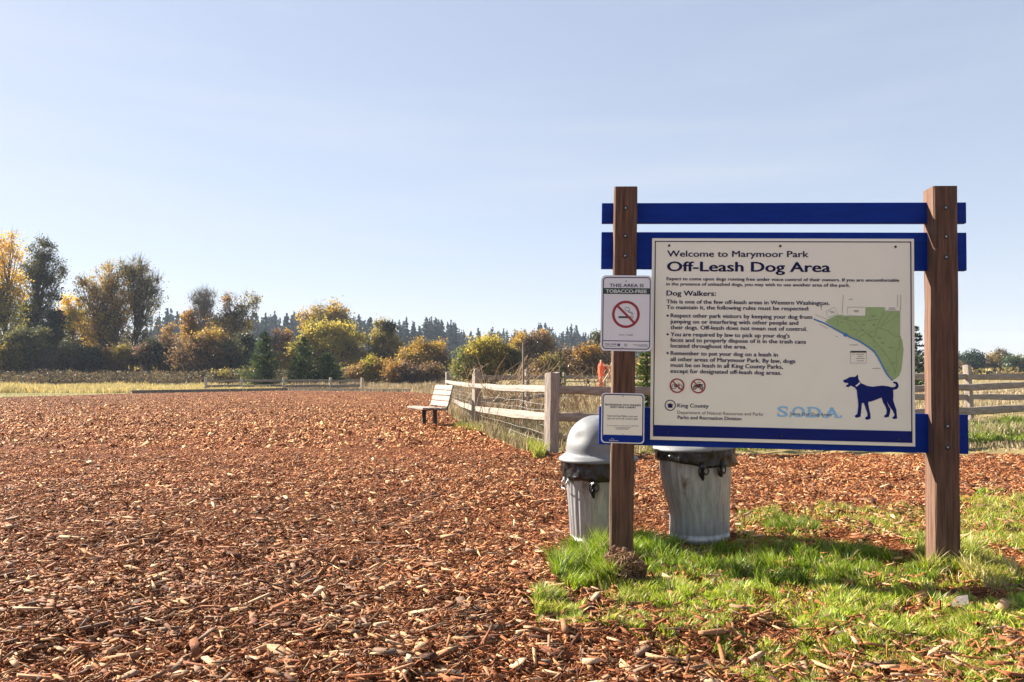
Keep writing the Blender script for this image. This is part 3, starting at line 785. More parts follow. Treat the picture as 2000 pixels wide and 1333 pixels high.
def build_fences():
    # main run along the yard
    g = [Vector((p.x, p.y, gz1(p.x, p.y))) for p in FP]
    root = thing("split_rail_fence", "weathered split rail fence with wire mesh running from the bench behind the sign", "fence", g[2])
    tops = [P(872, 727, FP[0].y).z, P(929, 728, FP[1].y).z, P(1077, 728, FP[2].y).z, 1.2, 1.2, 1.22, 1.32, 1.4]
    for k, p in enumerate(g):
        split_post(root, p.x, p.y, p.z, tops[k], .17 if k in (1, 2) else .13, .15 if k in (1, 2) else .12, rz=(.45, .5, .62, .2, .3, .3, .3, .3)[k])
    U = [(871, 745), (929, 753.5), (1076, 759.5), (1300, 762), (1545, 762), (1843, 758.5), (2030, 749), (2160, 742)]
    Lw = [(884, 782), (929, 799), (1076, 815), (1300, 813), (1545, 809), (1843, 804), (2030, 795), (2160, 788)]
    sag = .02
    for k in range(len(g) - 1):
        for rr, hh in ((U, .12), (Lw, .14)):
            a = P(rr[k][0], rr[k][1], FP[k].y); b = P(rr[k + 1][0], rr[k + 1][1], FP[k + 1].y)
            e = (b - a).normalized() * .0
            split_rail(root, a - e, b + e, hh, .075, sag)
    for k in range(0, 6):
        off = Vector((0, -.06, 0)) if k >= 2 else Vector((-.05, -.03, 0))
        wire_panel(root, g[k] + Vector((.06, .03, 0)), g[k + 1] + Vector((.06, .03, 0)), .03, .95)
    # cross fence behind
    pts = [(932, 20.5), (1030, 25), (1102, 36), (1180, 42), (1262, 48)]
    g2 = [P(a, 740, y) for a, y in pts]; g2 = [Vector((p.x, p.y, gz1(p.x, p.y))) for p in g2]
    root = thing("split_rail_fence", "grey split rail fence farther back, seen through the dry stalks", "fence", g2[1])
    for k, p in enumerate(g2): split_post(root, p.x, p.y, p.z, P(0, (721, 722, 728, 731, 732)[k], p.y).z, .13, .12, .4)
    for k in range(4):
        for zz in (738, ):
            split_rail(root, P(pts[k][0], (738, 738.5, 737, 738, 739)[k], pts[k][1]), P(pts[k + 1][0], (738, 738.5, 737, 738, 739)[k + 1], pts[k + 1][1]), .15, .07, m=M_FENCED)
        a = g2[k] + Vector((0, 0, .5)); b = g2[k + 1] + Vector((0, 0, .5)); split_rail(root, a, b, .13, .07, m=M_FENCED)
    # bright fence on the right
    pts = [(1560, 16.8), (1735, 17.0), (1893, 17.4), (2045, 17.9), (2200, 18.6)]
    g3 = [P(a, 740, y) for a, y in pts]; g3 = [Vector((p.x, p.y, gz1(p.x, p.y))) for p in g3]
    root = thing("split_rail_fence", "sunlit pale split rail fence at the right edge beyond the shaded one", "fence", g3[2])
    for k, p in enumerate(g3): split_post(root, p.x, p.y, p.z, P(0, 713, p.y).z, .15, .13, .5)
    for k in range(4):
        split_rail(root, P(pts[k][0], 736, pts[k][1]), P(pts[k + 1][0], 736.5, pts[k + 1][1]), .14, .08)
        split_rail(root, P(pts[k][0], 776, pts[k][1]), P(pts[k + 1][0], 776, pts[k + 1][1]), .14, .08)
    # low fence across the yard
    pts = [(402, 80), (472, 81), (554, 82), (646, 82), (708, 80)]
    g4 = [P(a, 740, y) for a, y in pts]; g4 = [Vector((p.x, p.y, gz1(p.x, p.y))) for p in g4]
    root = thing("split_rail_fence", "low dark split rail fence far across the yard before the young firs", "fence", g4[2])
    for k, p in enumerate(g4): split_post(root, p.x, p.y, p.z, P(0, 738, p.y).z, .26, .22, .4, m=mat("far_post_timber", (.30, .26, .22), (.4, .35, .3), rough=.9))
    for k in range(4):
        split_rail(root, P(pts[k][0], 744.5, pts[k][1]), P(pts[k + 1][0], 744, pts[k + 1][1]), .20, .1, m=M_FENCED)
        split_rail(root, P(pts[k][0], 755, pts[k][1]), P(pts[k + 1][0], 753.5, pts[k + 1][1]), .26, .1, m=M_FENCED)
build_fences()

# dark board edging at the far side of the yard
def edging():
    A, B, C_ = G(257, 769), G(560, 763), G(800, 766)
    mb = MB()
    for a, b in ((A, B), (B, C_)):
        d = b - a; L = d.length; ang = math.atan2(d.y, d.x); n = int(L / 5)
        for k in range(n):
            c = a + d * ((k + .5) / n); c.z = gz1(c.x, c.y) + .08
            mb.box(c - A, (L / n * .99, .14, .34), Matrix.Rotation(ang + random.uniform(-.006, .006), 3, 'Z'))
    o = mb.build("timber_edging", M_FENCED)
    o.location = A
    tag(o, "long dark timber edging board along the far side of the mulch", "edging")
edging()

# ------------------------------------------------------------------ bench
def bench():
    c1, c2 = G(851, 834), G(828, 829.5)
    ax = (c2 - c1); ax.z = 0; ax.normalize()
    ang = math.atan2(ax.y, ax.x)           # local +X runs away from the camera
    near = P(851, 834, c1.y)
    root = thing("park_bench", "pale slatted park bench on dark legs seen end on, facing left", "bench", (near.x, near.y, gz1(near.x, near.y)), (0, 0, ang))
    L0, L1 = -.18, 1.22
    for k in range(4):                        # seat slats, front is local +Y
        mb = MB(); mb.box(((L0 + L1) / 2, .30 - k * .145, .435 + (k == 0) * -.008 - k * .006), (L1 - L0, .13, .045), jit=.003); mb.build("seat_slat", M_BENCH, root, bevel=.006)
    R = Matrix.Rotation(math.radians(-14), 3, 'X')
    for k in range(4):
        base = Vector(((L0 + L1) / 2, -.235 - .034 * k - .02, .525 + .126 * k))
        mb = MB(); mb.box(base, (L1 - L0, .04, .114), Matrix.Rotation(math.radians(16), 3, 'X'), jit=.003); mb.build("back_slat", M_BENCH, root, bevel=.006)
    for x in (.0, .92):
        mb = MB(); mb.box((x, .02, .16), (.07, .085, .58)); mb.build("leg", M_IRON, root, bevel=.006)
        mb = MB(); mb.box((x, .06, .395), (.06, .60, .035)); mb.tube([(x, -.26, .38), (x, -.33, .62), (x, -.40, .95)], .022, 6); mb.build("support_bracket", M_IRON, root)
bench()

# ------------------------------------------------------------------ foliage builders
def leaf_quads(centers, size, rng, up=0.0, aspect=.6):
    n = len(centers)
    a = rng.normal(size=(n, 3)); a[:, 2] += up; a /= np.linalg.norm(a, axis=1, keepdims=True)
    b = rng.normal(size=(n, 3)); b -= (b * a).sum(1, keepdims=True) * a; b /= np.linalg.norm(b, axis=1, keepdims=True)
    s = np.asarray(size) * rng.uniform(.6, 1.35, n)
    a *= s[:, None] * .5; b *= s[:, None] * .5 * aspect
    v = np.stack([centers - a - b * .35, centers - a * .1 + b, centers + a, centers - a * .1 - b], 1)
    return v
def quads_obj(name, Vq, Cq, m, parent=None):
    n = len(Vq)
    return npmesh(name, Vq.reshape(-1, 3), np.arange(4 * n).reshape(n, 4), np.repeat(Cq, 4, 0), m, parent)
PAL = {
    'yellow': [(.72, .42, .03), (.64, .40, .04), (.78, .50, .05), (.45, .30, .04)],
    'yelgreen': [(.26, .24, .03), (.34, .30, .04), (.18, .19, .03), (.42, .32, .04)],
    'olive': [(.19, .16, .035), (.27, .215, .042), (.13, .12, .033), (.33, .24, .05)],
    'gold': [(.42, .27, .04), (.50, .31, .045), (.32, .22, .04), (.24, .17, .045)],
    'darkolive': [(.075, .08, .032), (.095, .095, .036), (.12, .105, .038), (.055, .06, .028)],
    'dark': [(.035, .045, .025), (.048, .055, .028), (.028, .036, .022), (.065, .065, .03)],
    'grey': [(.085, .08, .055), (.11, .10, .065), (.065, .06, .045), (.13, .115, .06)],
    'orange': [(.36, .19, .04), (.32, .18, .045), (.42, .25, .05), (.24, .15, .045)],
    'brown': [(.15, .09, .045), (.19, .12, .05), (.11, .07, .04), (.22, .14, .05)],
    'rust': [(.16, .10, .06), (.13, .08, .05), (.2, .125, .065), (.11, .07, .05)],
    'willow': [(.44, .35, .05), (.52, .40, .06), (.34, .29, .05), (.26, .23, .05)],
    'fir': [(.035, .065, .022), (.05, .085, .028), (.028, .05, .02), (.065, .10, .035)],
    'fir_bright': [(.08, .13, .03), (.11, .16, .04), (.06, .10, .03), (.14, .17, .05)],
    'conifer': [(.012, .030, .018), (.018, .038, .022), (.009, .024, .015), (.026, .042, .022)],
    'moss': [(.10, .13, .03), (.14, .17, .04), (.08, .10, .03), (.18, .18, .05)],
}
def tree(name, label, cat, Yd, base, lobes, n_cl=70, leaves=70, ls=.34, cr=.9, bark=None, trunk_r=.22, stems=1, seed=0, twig=0, group=None, droop=0.0, limb=True, aspect=.6):
    """base=(px,py) where the trunk meets the ground, lobes=(px,py,rx,ry,palette) outline of the crown in the survey, at distance Yd"""
    rng = np.random.default_rng(seed + 11); random.seed(seed)
    k = Yd / FPX
    b0 = P(base[0], 742, Yd); bz = gz1(b0.x, Yd)
    o = Vector((b0.x, Yd, bz))
    root = thing(name, label, cat, o, group=group)
    n_cl = int(n_cl * 1.45); leaves = int(leaves * 1.25)
    area = np.array([l[2] * l[3] for l in lobes], float); pick = rng.choice(len(lobes), n_cl, p=area / area.sum())
    cen = []; pal = []
    for i in pick:
        l = lobes[i]; c = P(l[0], l[1], Yd) - o
        d = rng.normal(size=3); d /= np.linalg.norm(d); r = rng.random() ** .42
        cen.append([c.x + d[0] * r * l[2] * k, d[1] * r * l[2] * k * .85, max(.3, c.z + d[2] * r * l[3] * k)]); pal.append(l[4])
    cen = np.array(cen)
    # trunk(s) and limbs
    mb = MB(); top = cen[:, 2].max()
    st = []
    for s in range(stems):
        q = rng.integers(n_cl) if stems > 1 else int(np.argmax(cen[:, 2]))
        tip = cen[q] * np.array([.75, .75, 1.0])
        bx = rng.normal(size=2) * (.35 if stems > 1 else 0)
        pts = []
        for t in np.linspace(0, 1, 9):
            w = rng.normal(size=2) * .12 * (0 < t < 1)
            pts.append(Vector((bx[0] + (tip[0] - bx[0]) * t ** 1.4 + w[0], bx[1] + (tip[1] - bx[1]) * t ** 1.4 + w[1], -.3 + (tip[2] + .3) * t)))
        r0 = trunk_r / math.sqrt(stems) ; mb.tube(pts, [r0 * (1 - .85 * t) + .015 for t in np.linspace(0, 1, 9)], 7); st.append(pts)
    if limb:
        for c in cen:
            pts = st[rng.integers(stems)]
            h = max(.1, c[2] * rng.uniform(.45, .8)); best = min(pts, key=lambda p: abs(p.z - h))
            C = Vector(c); m_ = best.lerp(C, .55) + Vector((0, 0, -.06 * (C - best).length))
            r = min(.09, .02 + .012 * (C - best).length)
            mb.tube([best, m_, C], [r, r * .6, .015], 4, cap=False)
            for _ in range(twig):
                d = Vector(rng.normal(size=3)); d.z = abs(d.z) * 1.2 + .5; d.normalize()
                L_ = cr * rng.uniform(.8, 1.9)
                mb.tube([C, C + d * L_ * .5, C + d * L_ + Vector((0, 0, .15 * L_))], [.03, .022, .008], 3, cap=False)
    mb.build("trunk", bark or M_BARK, root)
    # crown
    pts = []; cols = []
    for c, pl_ in zip(cen, pal):
        n = int(leaves * rng.uniform(.5, 1.5)); g = rng.normal(size=(n, 3)) * cr * np.array([.6, .6, .5]) * rng.uniform(.6, 1.3)
        if droop: g[:, 2] -= droop * (g[:, 0] ** 2 + g[:, 1] ** 2)
        pts.append(c + g)
        bc = np.array(PAL[pl_]); cc = bc[rng.choice(len(bc), n)] * .5 + bc[rng.integers(len(bc))] * .5
        cols.append(cc * rng.uniform(.75, 1.25, (n, 1)))
    pts = np.concatenate(pts); cols = np.concatenate(cols)
    ok = pts[:, 2] > .05; pts = pts[ok]; cols = cols[ok]
    quads_obj("crown", leaf_quads(pts, ls, rng, aspect=aspect), cols, M_LEAF, root)
    return root
def conifer_mesh(H, W, rng, levels, per, pal, seg=3, tierjit=.3, gap=.0, bw=.12):
    V_ = []; C_ = []; bc = np.array(PAL[pal])
    for i in range(levels):
        t = (i + rng.uniform(-.3, .3)) / levels; t = min(max(t, 0), .995)
        z = H * (.06 + .94 * t); R = W * (1 - t) ** .85 * rng.uniform(1 - tierjit, 1 + tierjit) + .02 * W
        if rng.random() < gap: R *= .35
        n = max(4, int(per * (1 - .55 * t)))
        for a in rng.uniform(0, 2 * math.pi, n):
            r = R * rng.uniform(.65, 1.1); u = np.array([math.cos(a), math.sin(a), 0]); v = np.array([-u[1], u[0], 0])
            dr = -.28 * r + rng.uniform(-.1, .1) * r; w = r * bw * 2 + .02 * W
            p0 = np.array([0, 0, z]); col = bc[rng.integers(len(bc))] * rng.uniform(.7, 1.3)
            for s in range(seg):
                s0, s1 = s / seg, (s + 1) / seg
                a0 = p0 + u * r * s0 + np.array([0, 0, dr * s0 * s0]); a1 = p0 + u * r * s1 + np.array([0, 0, dr * s1 * s1 + (.06 * r if s == seg - 1 else 0)])
                w0 = w * (1 - .75 * s0) * rng.uniform(.7, 1.2); w1 = w * (1 - .75 * s1) * rng.uniform(.5, 1.1)
                tl = np.array([0, 0, rng.uniform(-.5, .5) * w0])
                V_.append([a0 - v * w0 - tl, a1 - v * w1, a1 + v * w1, a0 + v * w0 + tl]); C_.append(col)
                hd = H / levels * rng.uniform(.9, 1.7) * (1 - .45 * s0)
                V_.append([a0 + v * w0 * .3, a1, a1 - np.array([0, 0, hd * .5]) + v * w1 * rng.uniform(-1, 1), a0 - np.array([0, 0, hd]) + v * w0 * rng.uniform(-1.2, 1.2)]); C_.append(col * rng.uniform(.85, 1.15))
    return np.array(V_), np.array(C_)
def fir_young(name, label, Yd, px, top, halfw, seed, second=None, pal='fir', pal2='fir_bright', group=None, detail=1.0, base_py=742):
    rng = np.random.default_rng(seed); k = Yd / FPX
    b0 = P(px, 742, Yd); bz = gz1(b0.x, Yd); o = Vector((b0.x, Yd, bz))
    root = thing(name, label, "fir tree", o, group=group)
    H = P(px, top, Yd).z - bz; W = halfw * k
    mb = MB(); mb.tube([(0, 0, -.2), (0, 0, H * .5), (.02, 0, H * .98)], [.03 * H * .6 + .02, .05, .015], 7)
    specs = [(0, H, W)]
    if second: specs.append(((second[0] - px) * k, P(0, second[1], Yd).z - bz, second[2] * k)); mb.tube([(specs[1][0], 0, -.2), (specs[1][0], 0, specs[1][1] * .98)], [.1, .015], 7)
    mb.build("trunk", M_BARK, root)
    Vs = []; Cs = []
    for (xo, h, w) in specs:
        lv = int(30 * detail); bc = np.array(PAL[pal]); bl = np.array(PAL[pal2])
        for i in range(lv):
            t = (i + rng.random()) / lv; z = h * (.03 + .95 * t); R = w * (1 - t) ** .7 * rng.uniform(.75, 1.12) + .03 * w
            for a in rng.uniform(0, 6.283, max(5, int(13 * (1 - .5 * t)))):
                r = R * rng.uniform(.6, 1.1); u = np.array([math.cos(a), math.sin(a), 0])
                rise = rng.uniform(.05, .45) * r
                m = int(16 * detail)
                s = rng.random(m) ** .8; p = np.array([xo, 0, z]) + u * r * s[:, None] + np.array([0, 0, 1]) * (rise * s ** 2 - .12 * r * s)[:, None] + rng.normal(size=(m, 3)) * r * .07
                d = u + np.array([0, 0, .5]) + rng.normal(size=(m, 3)) * .55; d /= np.linalg.norm(d, axis=1, keepdims=True)
                q = np.cross(d, rng.normal(size=(m, 3))); q /= np.linalg.norm(q, axis=1, keepdims=True)
                L_ = (.10 * w + .05 * r) * rng.uniform(.7, 1.4, m)[:, None]
                Vs.append(np.stack([p - q * L_ * .22, p + d * L_ - q * L_ * .08, p + d * L_ + q * L_ * .08, p + q * L_ * .22], 1))
                c = (bl if rng.random() < .4 else bc); Cs.append(c[rng.choice(4, m)] * rng.uniform(.7, 1.3, (m, 1)))  # second palette tints a random share of the branches
    quads_obj("crown", np.concatenate(Vs), np.concatenate(Cs), M_NEEDLE, root)
    return root

# ------------------------------------------------------------------ background trees
def woods():
    tree("cottonwood", "tall bright yellow cottonwood cut by the left edge of the view", "tree", 125, (8, 742),
         [(5, 490, 32, 42, 'yellow'), (-5, 560, 48, 60, 'yellow'), (12, 600, 34, 50, 'yelgreen'), (0, 650, 52, 55, 'yelgreen'), (-40, 600, 50, 90, 'yelgreen'), (30, 680, 22, 24, 'yelgreen')], 150, 60, .36, 1.1, seed=1, twig=2)
    tree("cottonwood", "tall dark grey green cottonwood beside the bright yellow one", "tree", 132, (66, 742),
         [(78, 490, 26, 32, 'darkolive'), (68, 540, 36, 44, 'darkolive'), (92, 530, 34, 34, 'darkolive'), (70, 600, 38, 44, 'darkolive'), (58, 650, 34, 50, 'dark'), (116, 533, 14, 10, 'darkolive'), (108, 575, 18, 14, 'darkolive')], 150, 44, .36, .9, seed=2, twig=4)
    tree("evergreen_tree", "dark pointed evergreen in front of the grey green cottonwood", "tree", 118, (102, 742),
         [(104, 640, 17, 38, 'dark'), (102, 680, 30, 40, 'darkolive'), (98, 710, 38, 30, 'darkolive'), (104, 614, 9, 12, 'dark')], 85, 80, .36, .9, seed=3)
    tree("maple_tree", "small yellow leaved tree left of the large golden tree", "tree", 140, (145, 742),
         [(142, 600, 20, 28, 'yellow'), (150, 640, 28, 40, 'yelgreen'), (130, 620, 14, 24, 'yellow'), (160, 675, 26, 30, 'gold')], 70, 60, .4, 1.0, seed=4)
    tree("alder_tree", "large golden olive tree with an airy crown", "tree", 130, (228, 742),
         [(240, 600, 30, 40, 'gold'), (236, 640, 26, 30, 'olive'), (175, 625, 30, 34, 'gold'), (215, 690, 50, 26, 'olive'), (215, 560, 38, 46, 'gold'), (185, 580, 32, 38, 'gold'), (205, 620, 40, 44, 'gold'), (232, 545, 38, 34, 'olive'), (190, 655, 32, 36, 'gold'), (230, 680, 32, 34, 'gold'), (168, 560, 14, 20, 'gold')], 210, 42, .32, .9, seed=5, twig=6, stems=3, trunk_r=.35)
    tree("alder_tree", "thin leaved dark twiggy tree on the right of the golden tree", "tree", 131, (256, 742),
         [(272, 550, 32, 38, 'olive'), (285, 590, 30, 34, 'olive'), (262, 530, 22, 22, 'olive'), (280, 650, 22, 40, 'darkolive'), (300, 560, 14, 30, 'grey')], 110, 26, .3, 1.1, seed=6, twig=9, stems=2, trunk_r=.3)
    tree("bush", "near black rounded bush under the golden tree", "bush", 112, (172, 742), [(172, 704, 28, 24, 'dark')], 40, 90, .34, .7, seed=7, stems=5, trunk_r=.12)
    tree("bush", "dark tangled bush at the far left under the yellow cottonwood", "bush", 112, (28, 742), [(25, 695, 45, 34, 'olive'), (50, 700, 26, 28, 'darkolive'), (-30, 690, 45, 42, 'dark'), (60, 660, 40, 30, 'darkolive'), (140, 690, 34, 34, 'darkolive')], 130, 80, .36, .8, seed=8, stems=6, trunk_r=.14)
    tree("bush", "brown tangled bush below the twiggy tree", "bush", 114, (235, 742), [(225, 705, 34, 26, 'brown'), (240, 695, 24, 22, 'olive')], 50, 80, .32, .7, seed=9, stems=6, trunk_r=.12)
    tree("bush", "dark purple brown bush right of the twiggy tree", "bush", 114, (290, 742), [(288, 700, 28, 26, 'rust'), (300, 690, 18, 24, 'dark')], 46, 80, .32, .7, seed=10, stems=6, trunk_r=.12)
    tree("sapling", "small orange tree standing before the blue conifers", "tree", 150, (332, 742), [(330, 650, 13, 22, 'orange'), (326, 685, 20, 26, 'rust')], 36, 50, .36, .8, seed=11)
    tree("bush", "rust brown bush with a speckled crown beside the orange tree", "bush", 116, (335, 742), [(330, 700, 34, 32, 'rust'), (320, 680, 20, 22, 'brown')], 56, 80, .32, .75, seed=12, stems=6, trunk_r=.12)
    tree("maple_tree", "orange leaved tree at the foot of the bare tree", "tree", 140, (378, 742), [(372, 640, 16, 34, 'orange'), (385, 665, 28, 26, 'gold'), (366, 620, 9, 18, 'orange')], 60, 60, .38, .9, seed=13)
    tree("birch_tree", "slender almost bare tree with a fan of thin twigs", "tree", 138, (401, 742), [(398, 585, 24, 22, 'grey'), (392, 605, 20, 20, 'grey'), (404, 610, 14, 20, 'grey')], 60, 8, .26, .9, bark=M_BARKP, seed=14, twig=12, trunk_r=.2)
    tree("maple_tree", "sparse orange and dark tree with open branches", "tree", 136, (460, 742),
         [(450, 600, 22, 24, 'brown'), (490, 590, 14, 16, 'olive'), (455, 635, 36, 26, 'olive'), (475, 615, 22, 24, 'darkolive'), (430, 640, 22, 22, 'orange'), (455, 660, 36, 20, 'gold'), (440, 582, 10, 10, 'orange')], 95, 32, .36, .9, seed=15, twig=5)
    tree("willow_bush", "broad brown olive willow thicket left of the young firs", "bush", 110, (405, 742),
         [(400, 690, 60, 42, 'brown'), (370, 705, 40, 34, 'brown'), (440, 700, 36, 36, 'darkolive'), (400, 665, 40, 24, 'gold'), (450, 720, 26, 22, 'dark'), (395, 720, 50, 22, 'rust')], 150, 80, .3, .8, seed=16, stems=10, trunk_r=.16, twig=2)
    tree("holly_tree", "small blackish green tree behind the left young fir", "tree", 118, (479, 742), [(480, 668, 16, 20, 'dark'), (478, 695, 20, 26, 'dark')], 36, 70, .34, .7, seed=17)
    tree("poplar_tree", "tall olive poplars showing above the yellow willow", "tree", 165, (640, 742),
         [(640, 630, 42, 32, 'olive'), (655, 612, 26, 18, 'gold'), (610, 625, 22, 24, 'gold'), (670, 640, 24, 30, 'olive')], 90, 70, .45, 1.2, seed=18, twig=3)
    tree("willow_tree", "broad rounded yellow green willow behind the young firs", "tree", 128, (650, 742),
         [(640, 668, 52, 38, 'willow'), (680, 675, 34, 38, 'willow'), (610, 655, 32, 26, 'willow'), (690, 690, 26, 30, 'olive'), (600, 690, 44, 32, 'willow'), (655, 645, 34, 18, 'willow')], 170, 85, .32, .9, seed=19, twig=3, stems=3)
    tree("oak_tree", "upright olive tree between the willow and the golden bush", "tree", 126, (748, 742),
         [(748, 655, 24, 28, 'olive'), (750, 680, 32, 28, 'olive'), (742, 700, 30, 22, 'darkolive'), (760, 640, 12, 14, 'dark')], 95, 75, .34, .8, seed=20)
    tree("bush", "low orange and green hedge bush right of the young firs", "bush", 100, (715, 742), [(700, 728, 28, 20, 'orange'), (725, 720, 26, 22, 'yelgreen'), (745, 722, 22, 22, 'orange'), (690, 735, 20, 14, 'brown')], 80, 80, .26, .6, seed=21, stems=8, trunk_r=.1)
    tree("bush", "low reddish hedge bush in front of the golden bush", "bush", 98, (790, 742), [(775, 728, 26, 22, 'orange'), (800, 730, 30, 22, 'rust'), (835, 732, 30, 20, 'brown'), (812, 742, 40, 12, 'rust')], 80, 80, .26, .6, seed=22, stems=8, trunk_r=.1)
    tree("willow_bush", "domed golden orange bush with a brown skirt", "bush", 112, (825, 742),
         [(818, 690, 32, 26, 'gold'), (835, 700, 32, 28, 'gold'), (800, 705, 22, 24, 'gold'), (858, 710, 20, 22, 'brown'), (850, 678, 18, 20, 'gold'), (820, 720, 40, 20, 'brown')], 120, 85, .3, .75, seed=23, stems=8, trunk_r=.14)
    tree("willow_bush", "rounded light olive bush left of the thin steel rod", "bush", 75, (950, 742),
         [(945, 690, 36, 32, 'willow'), (920, 705, 32, 30, 'moss'), (975, 695, 30, 32, 'olive'), (1000, 712, 22, 28, 'darkolive'), (940, 725, 44, 20, 'olive'), (905, 720, 20, 18, 'moss')], 150, 85, .22, .55, seed=24, stems=8, trunk_r=.12)
    tree("maple_tree", "orange brown tree behind the thin steel rod", "tree", 120, (1030, 742), [(1015, 680, 24, 26, 'gold'), (1050, 678, 32, 28, 'brown'), (1030, 705, 36, 24, 'brown'), (1058, 668, 18, 18, 'orange')], 95, 75, .34, .8, seed=25)
    tree("bush", "orange tinted bush near the red orange netting", "bush", 90, (1150, 742), [(1150, 695, 26, 22, 'orange'), (1165, 710, 26, 22, 'brown'), (1135, 712, 24, 22, 'brown')], 70, 70, .28, .7, seed=26, stems=6, twig=4, trunk_r=.12)
    tree("bush", "grey brown bush beside the young pine", "bush", 92, (1085, 742), [(1080, 715, 28, 20, 'olive'), (1105, 708, 24, 24, 'brown'), (1060, 720, 20, 18, 'brown')], 65, 70, .28, .7, seed=27, stems=6, twig=3, trunk_r=.12)
    tree("evergreen_tree", "dark rounded tree half hidden by the no smoking sign", "tree", 130, (1180, 742), [(1175, 665, 20, 20, 'darkolive'), (1190, 680, 24, 26, 'darkolive')], 45, 75, .34, .8, seed=28)
    tree("bush", "rosy brown thicket between the young firs", "bush", 130, (545, 742), [(548, 665, 20, 18, 'rust'), (560, 700, 30, 30, 'gold'), (540, 690, 22, 26, 'brown')], 60, 60, .34, .8, seed=29, stems=6, trunk_r=.12)
    tree("poplar_tree", "single slim yellow tree before the dark conifers", "tree", 170, (563, 742), [(563, 650, 5, 10, 'yellow'), (562, 668, 8, 12, 'gold')], 16, 50, .4, .6, seed=30)
    fir_young("young_fir", "young green fir on the left of the pair behind the low fence", 92, 515, 648, 40, 31)
    fir_young("young_fir", "wide dark young fir with two leaders behind the low fence", 90, 592, 659, 36, 32, second=(638, 690, 42))
    tree("bush", "yellow green weeds growing at the left foot of the young fir", "bush", 88, (440, 742), [(440, 733, 24, 11, 'olive'), (470, 730, 14, 14, 'moss'), (425, 736, 16, 8, 'grey')], 34, 26, .2, .45, seed=33, stems=6, trunk_r=.06)
    fir_young("young_pine", "small bright green pine sapling behind the fence right of the rod", 30, 1094, 679, 17, 34, pal='fir_bright', pal2='moss', detail=.75)
    fir_young("young_fir", "small bright green fir showing between the left post and the board", 17, 1262, 668, 42, 35, pal='fir_bright', pal2='moss', detail=1.0)
    fir_young("young_fir", "slim dark evergreen half hidden behind the right side of the board", 60, 1791, 634, 30, 36, pal='conifer', pal2='fir')
    # right hand tree line
    tree("hedgerow_tree", "dark evergreen clump right of the right sign post", "tree", 160, (1885, 742), [(1885, 708, 26, 16, 'fir'), (1905, 706, 16, 18, 'conifer'), (1890, 722, 30, 10, 'fir')], 60, 70, .4, .8, seed=37)
    tree("hedgerow_tree", "grey tan leafless thicket in the distant right hand tree line", "tree", 160, (1940, 742), [(1940, 708, 22, 14, 'gold'), (1955, 700, 14, 14, 'grey'), (1930, 722, 34, 12, 'brown')], 60, 60, .36, .8, seed=38, twig=3)
    tree("hedgerow_tree", "green shrub clump cut by the right edge of the view", "tree", 150, (1990, 742), [(1985, 712, 22, 16, 'fir'), (2010, 708, 26, 18, 'olive'), (2035, 712, 26, 18, 'fir')], 70, 60, .36, .8, seed=39)
    tree("hedgerow_tree", "brown thicket behind the right sign post", "tree", 158, (1835, 742), [(1835, 715, 40, 14, 'brown'), (1800, 722, 30, 12, 'fir'), (1740, 715, 50, 16, 'olive')], 70, 60, .38, .8, seed=40)
woods()

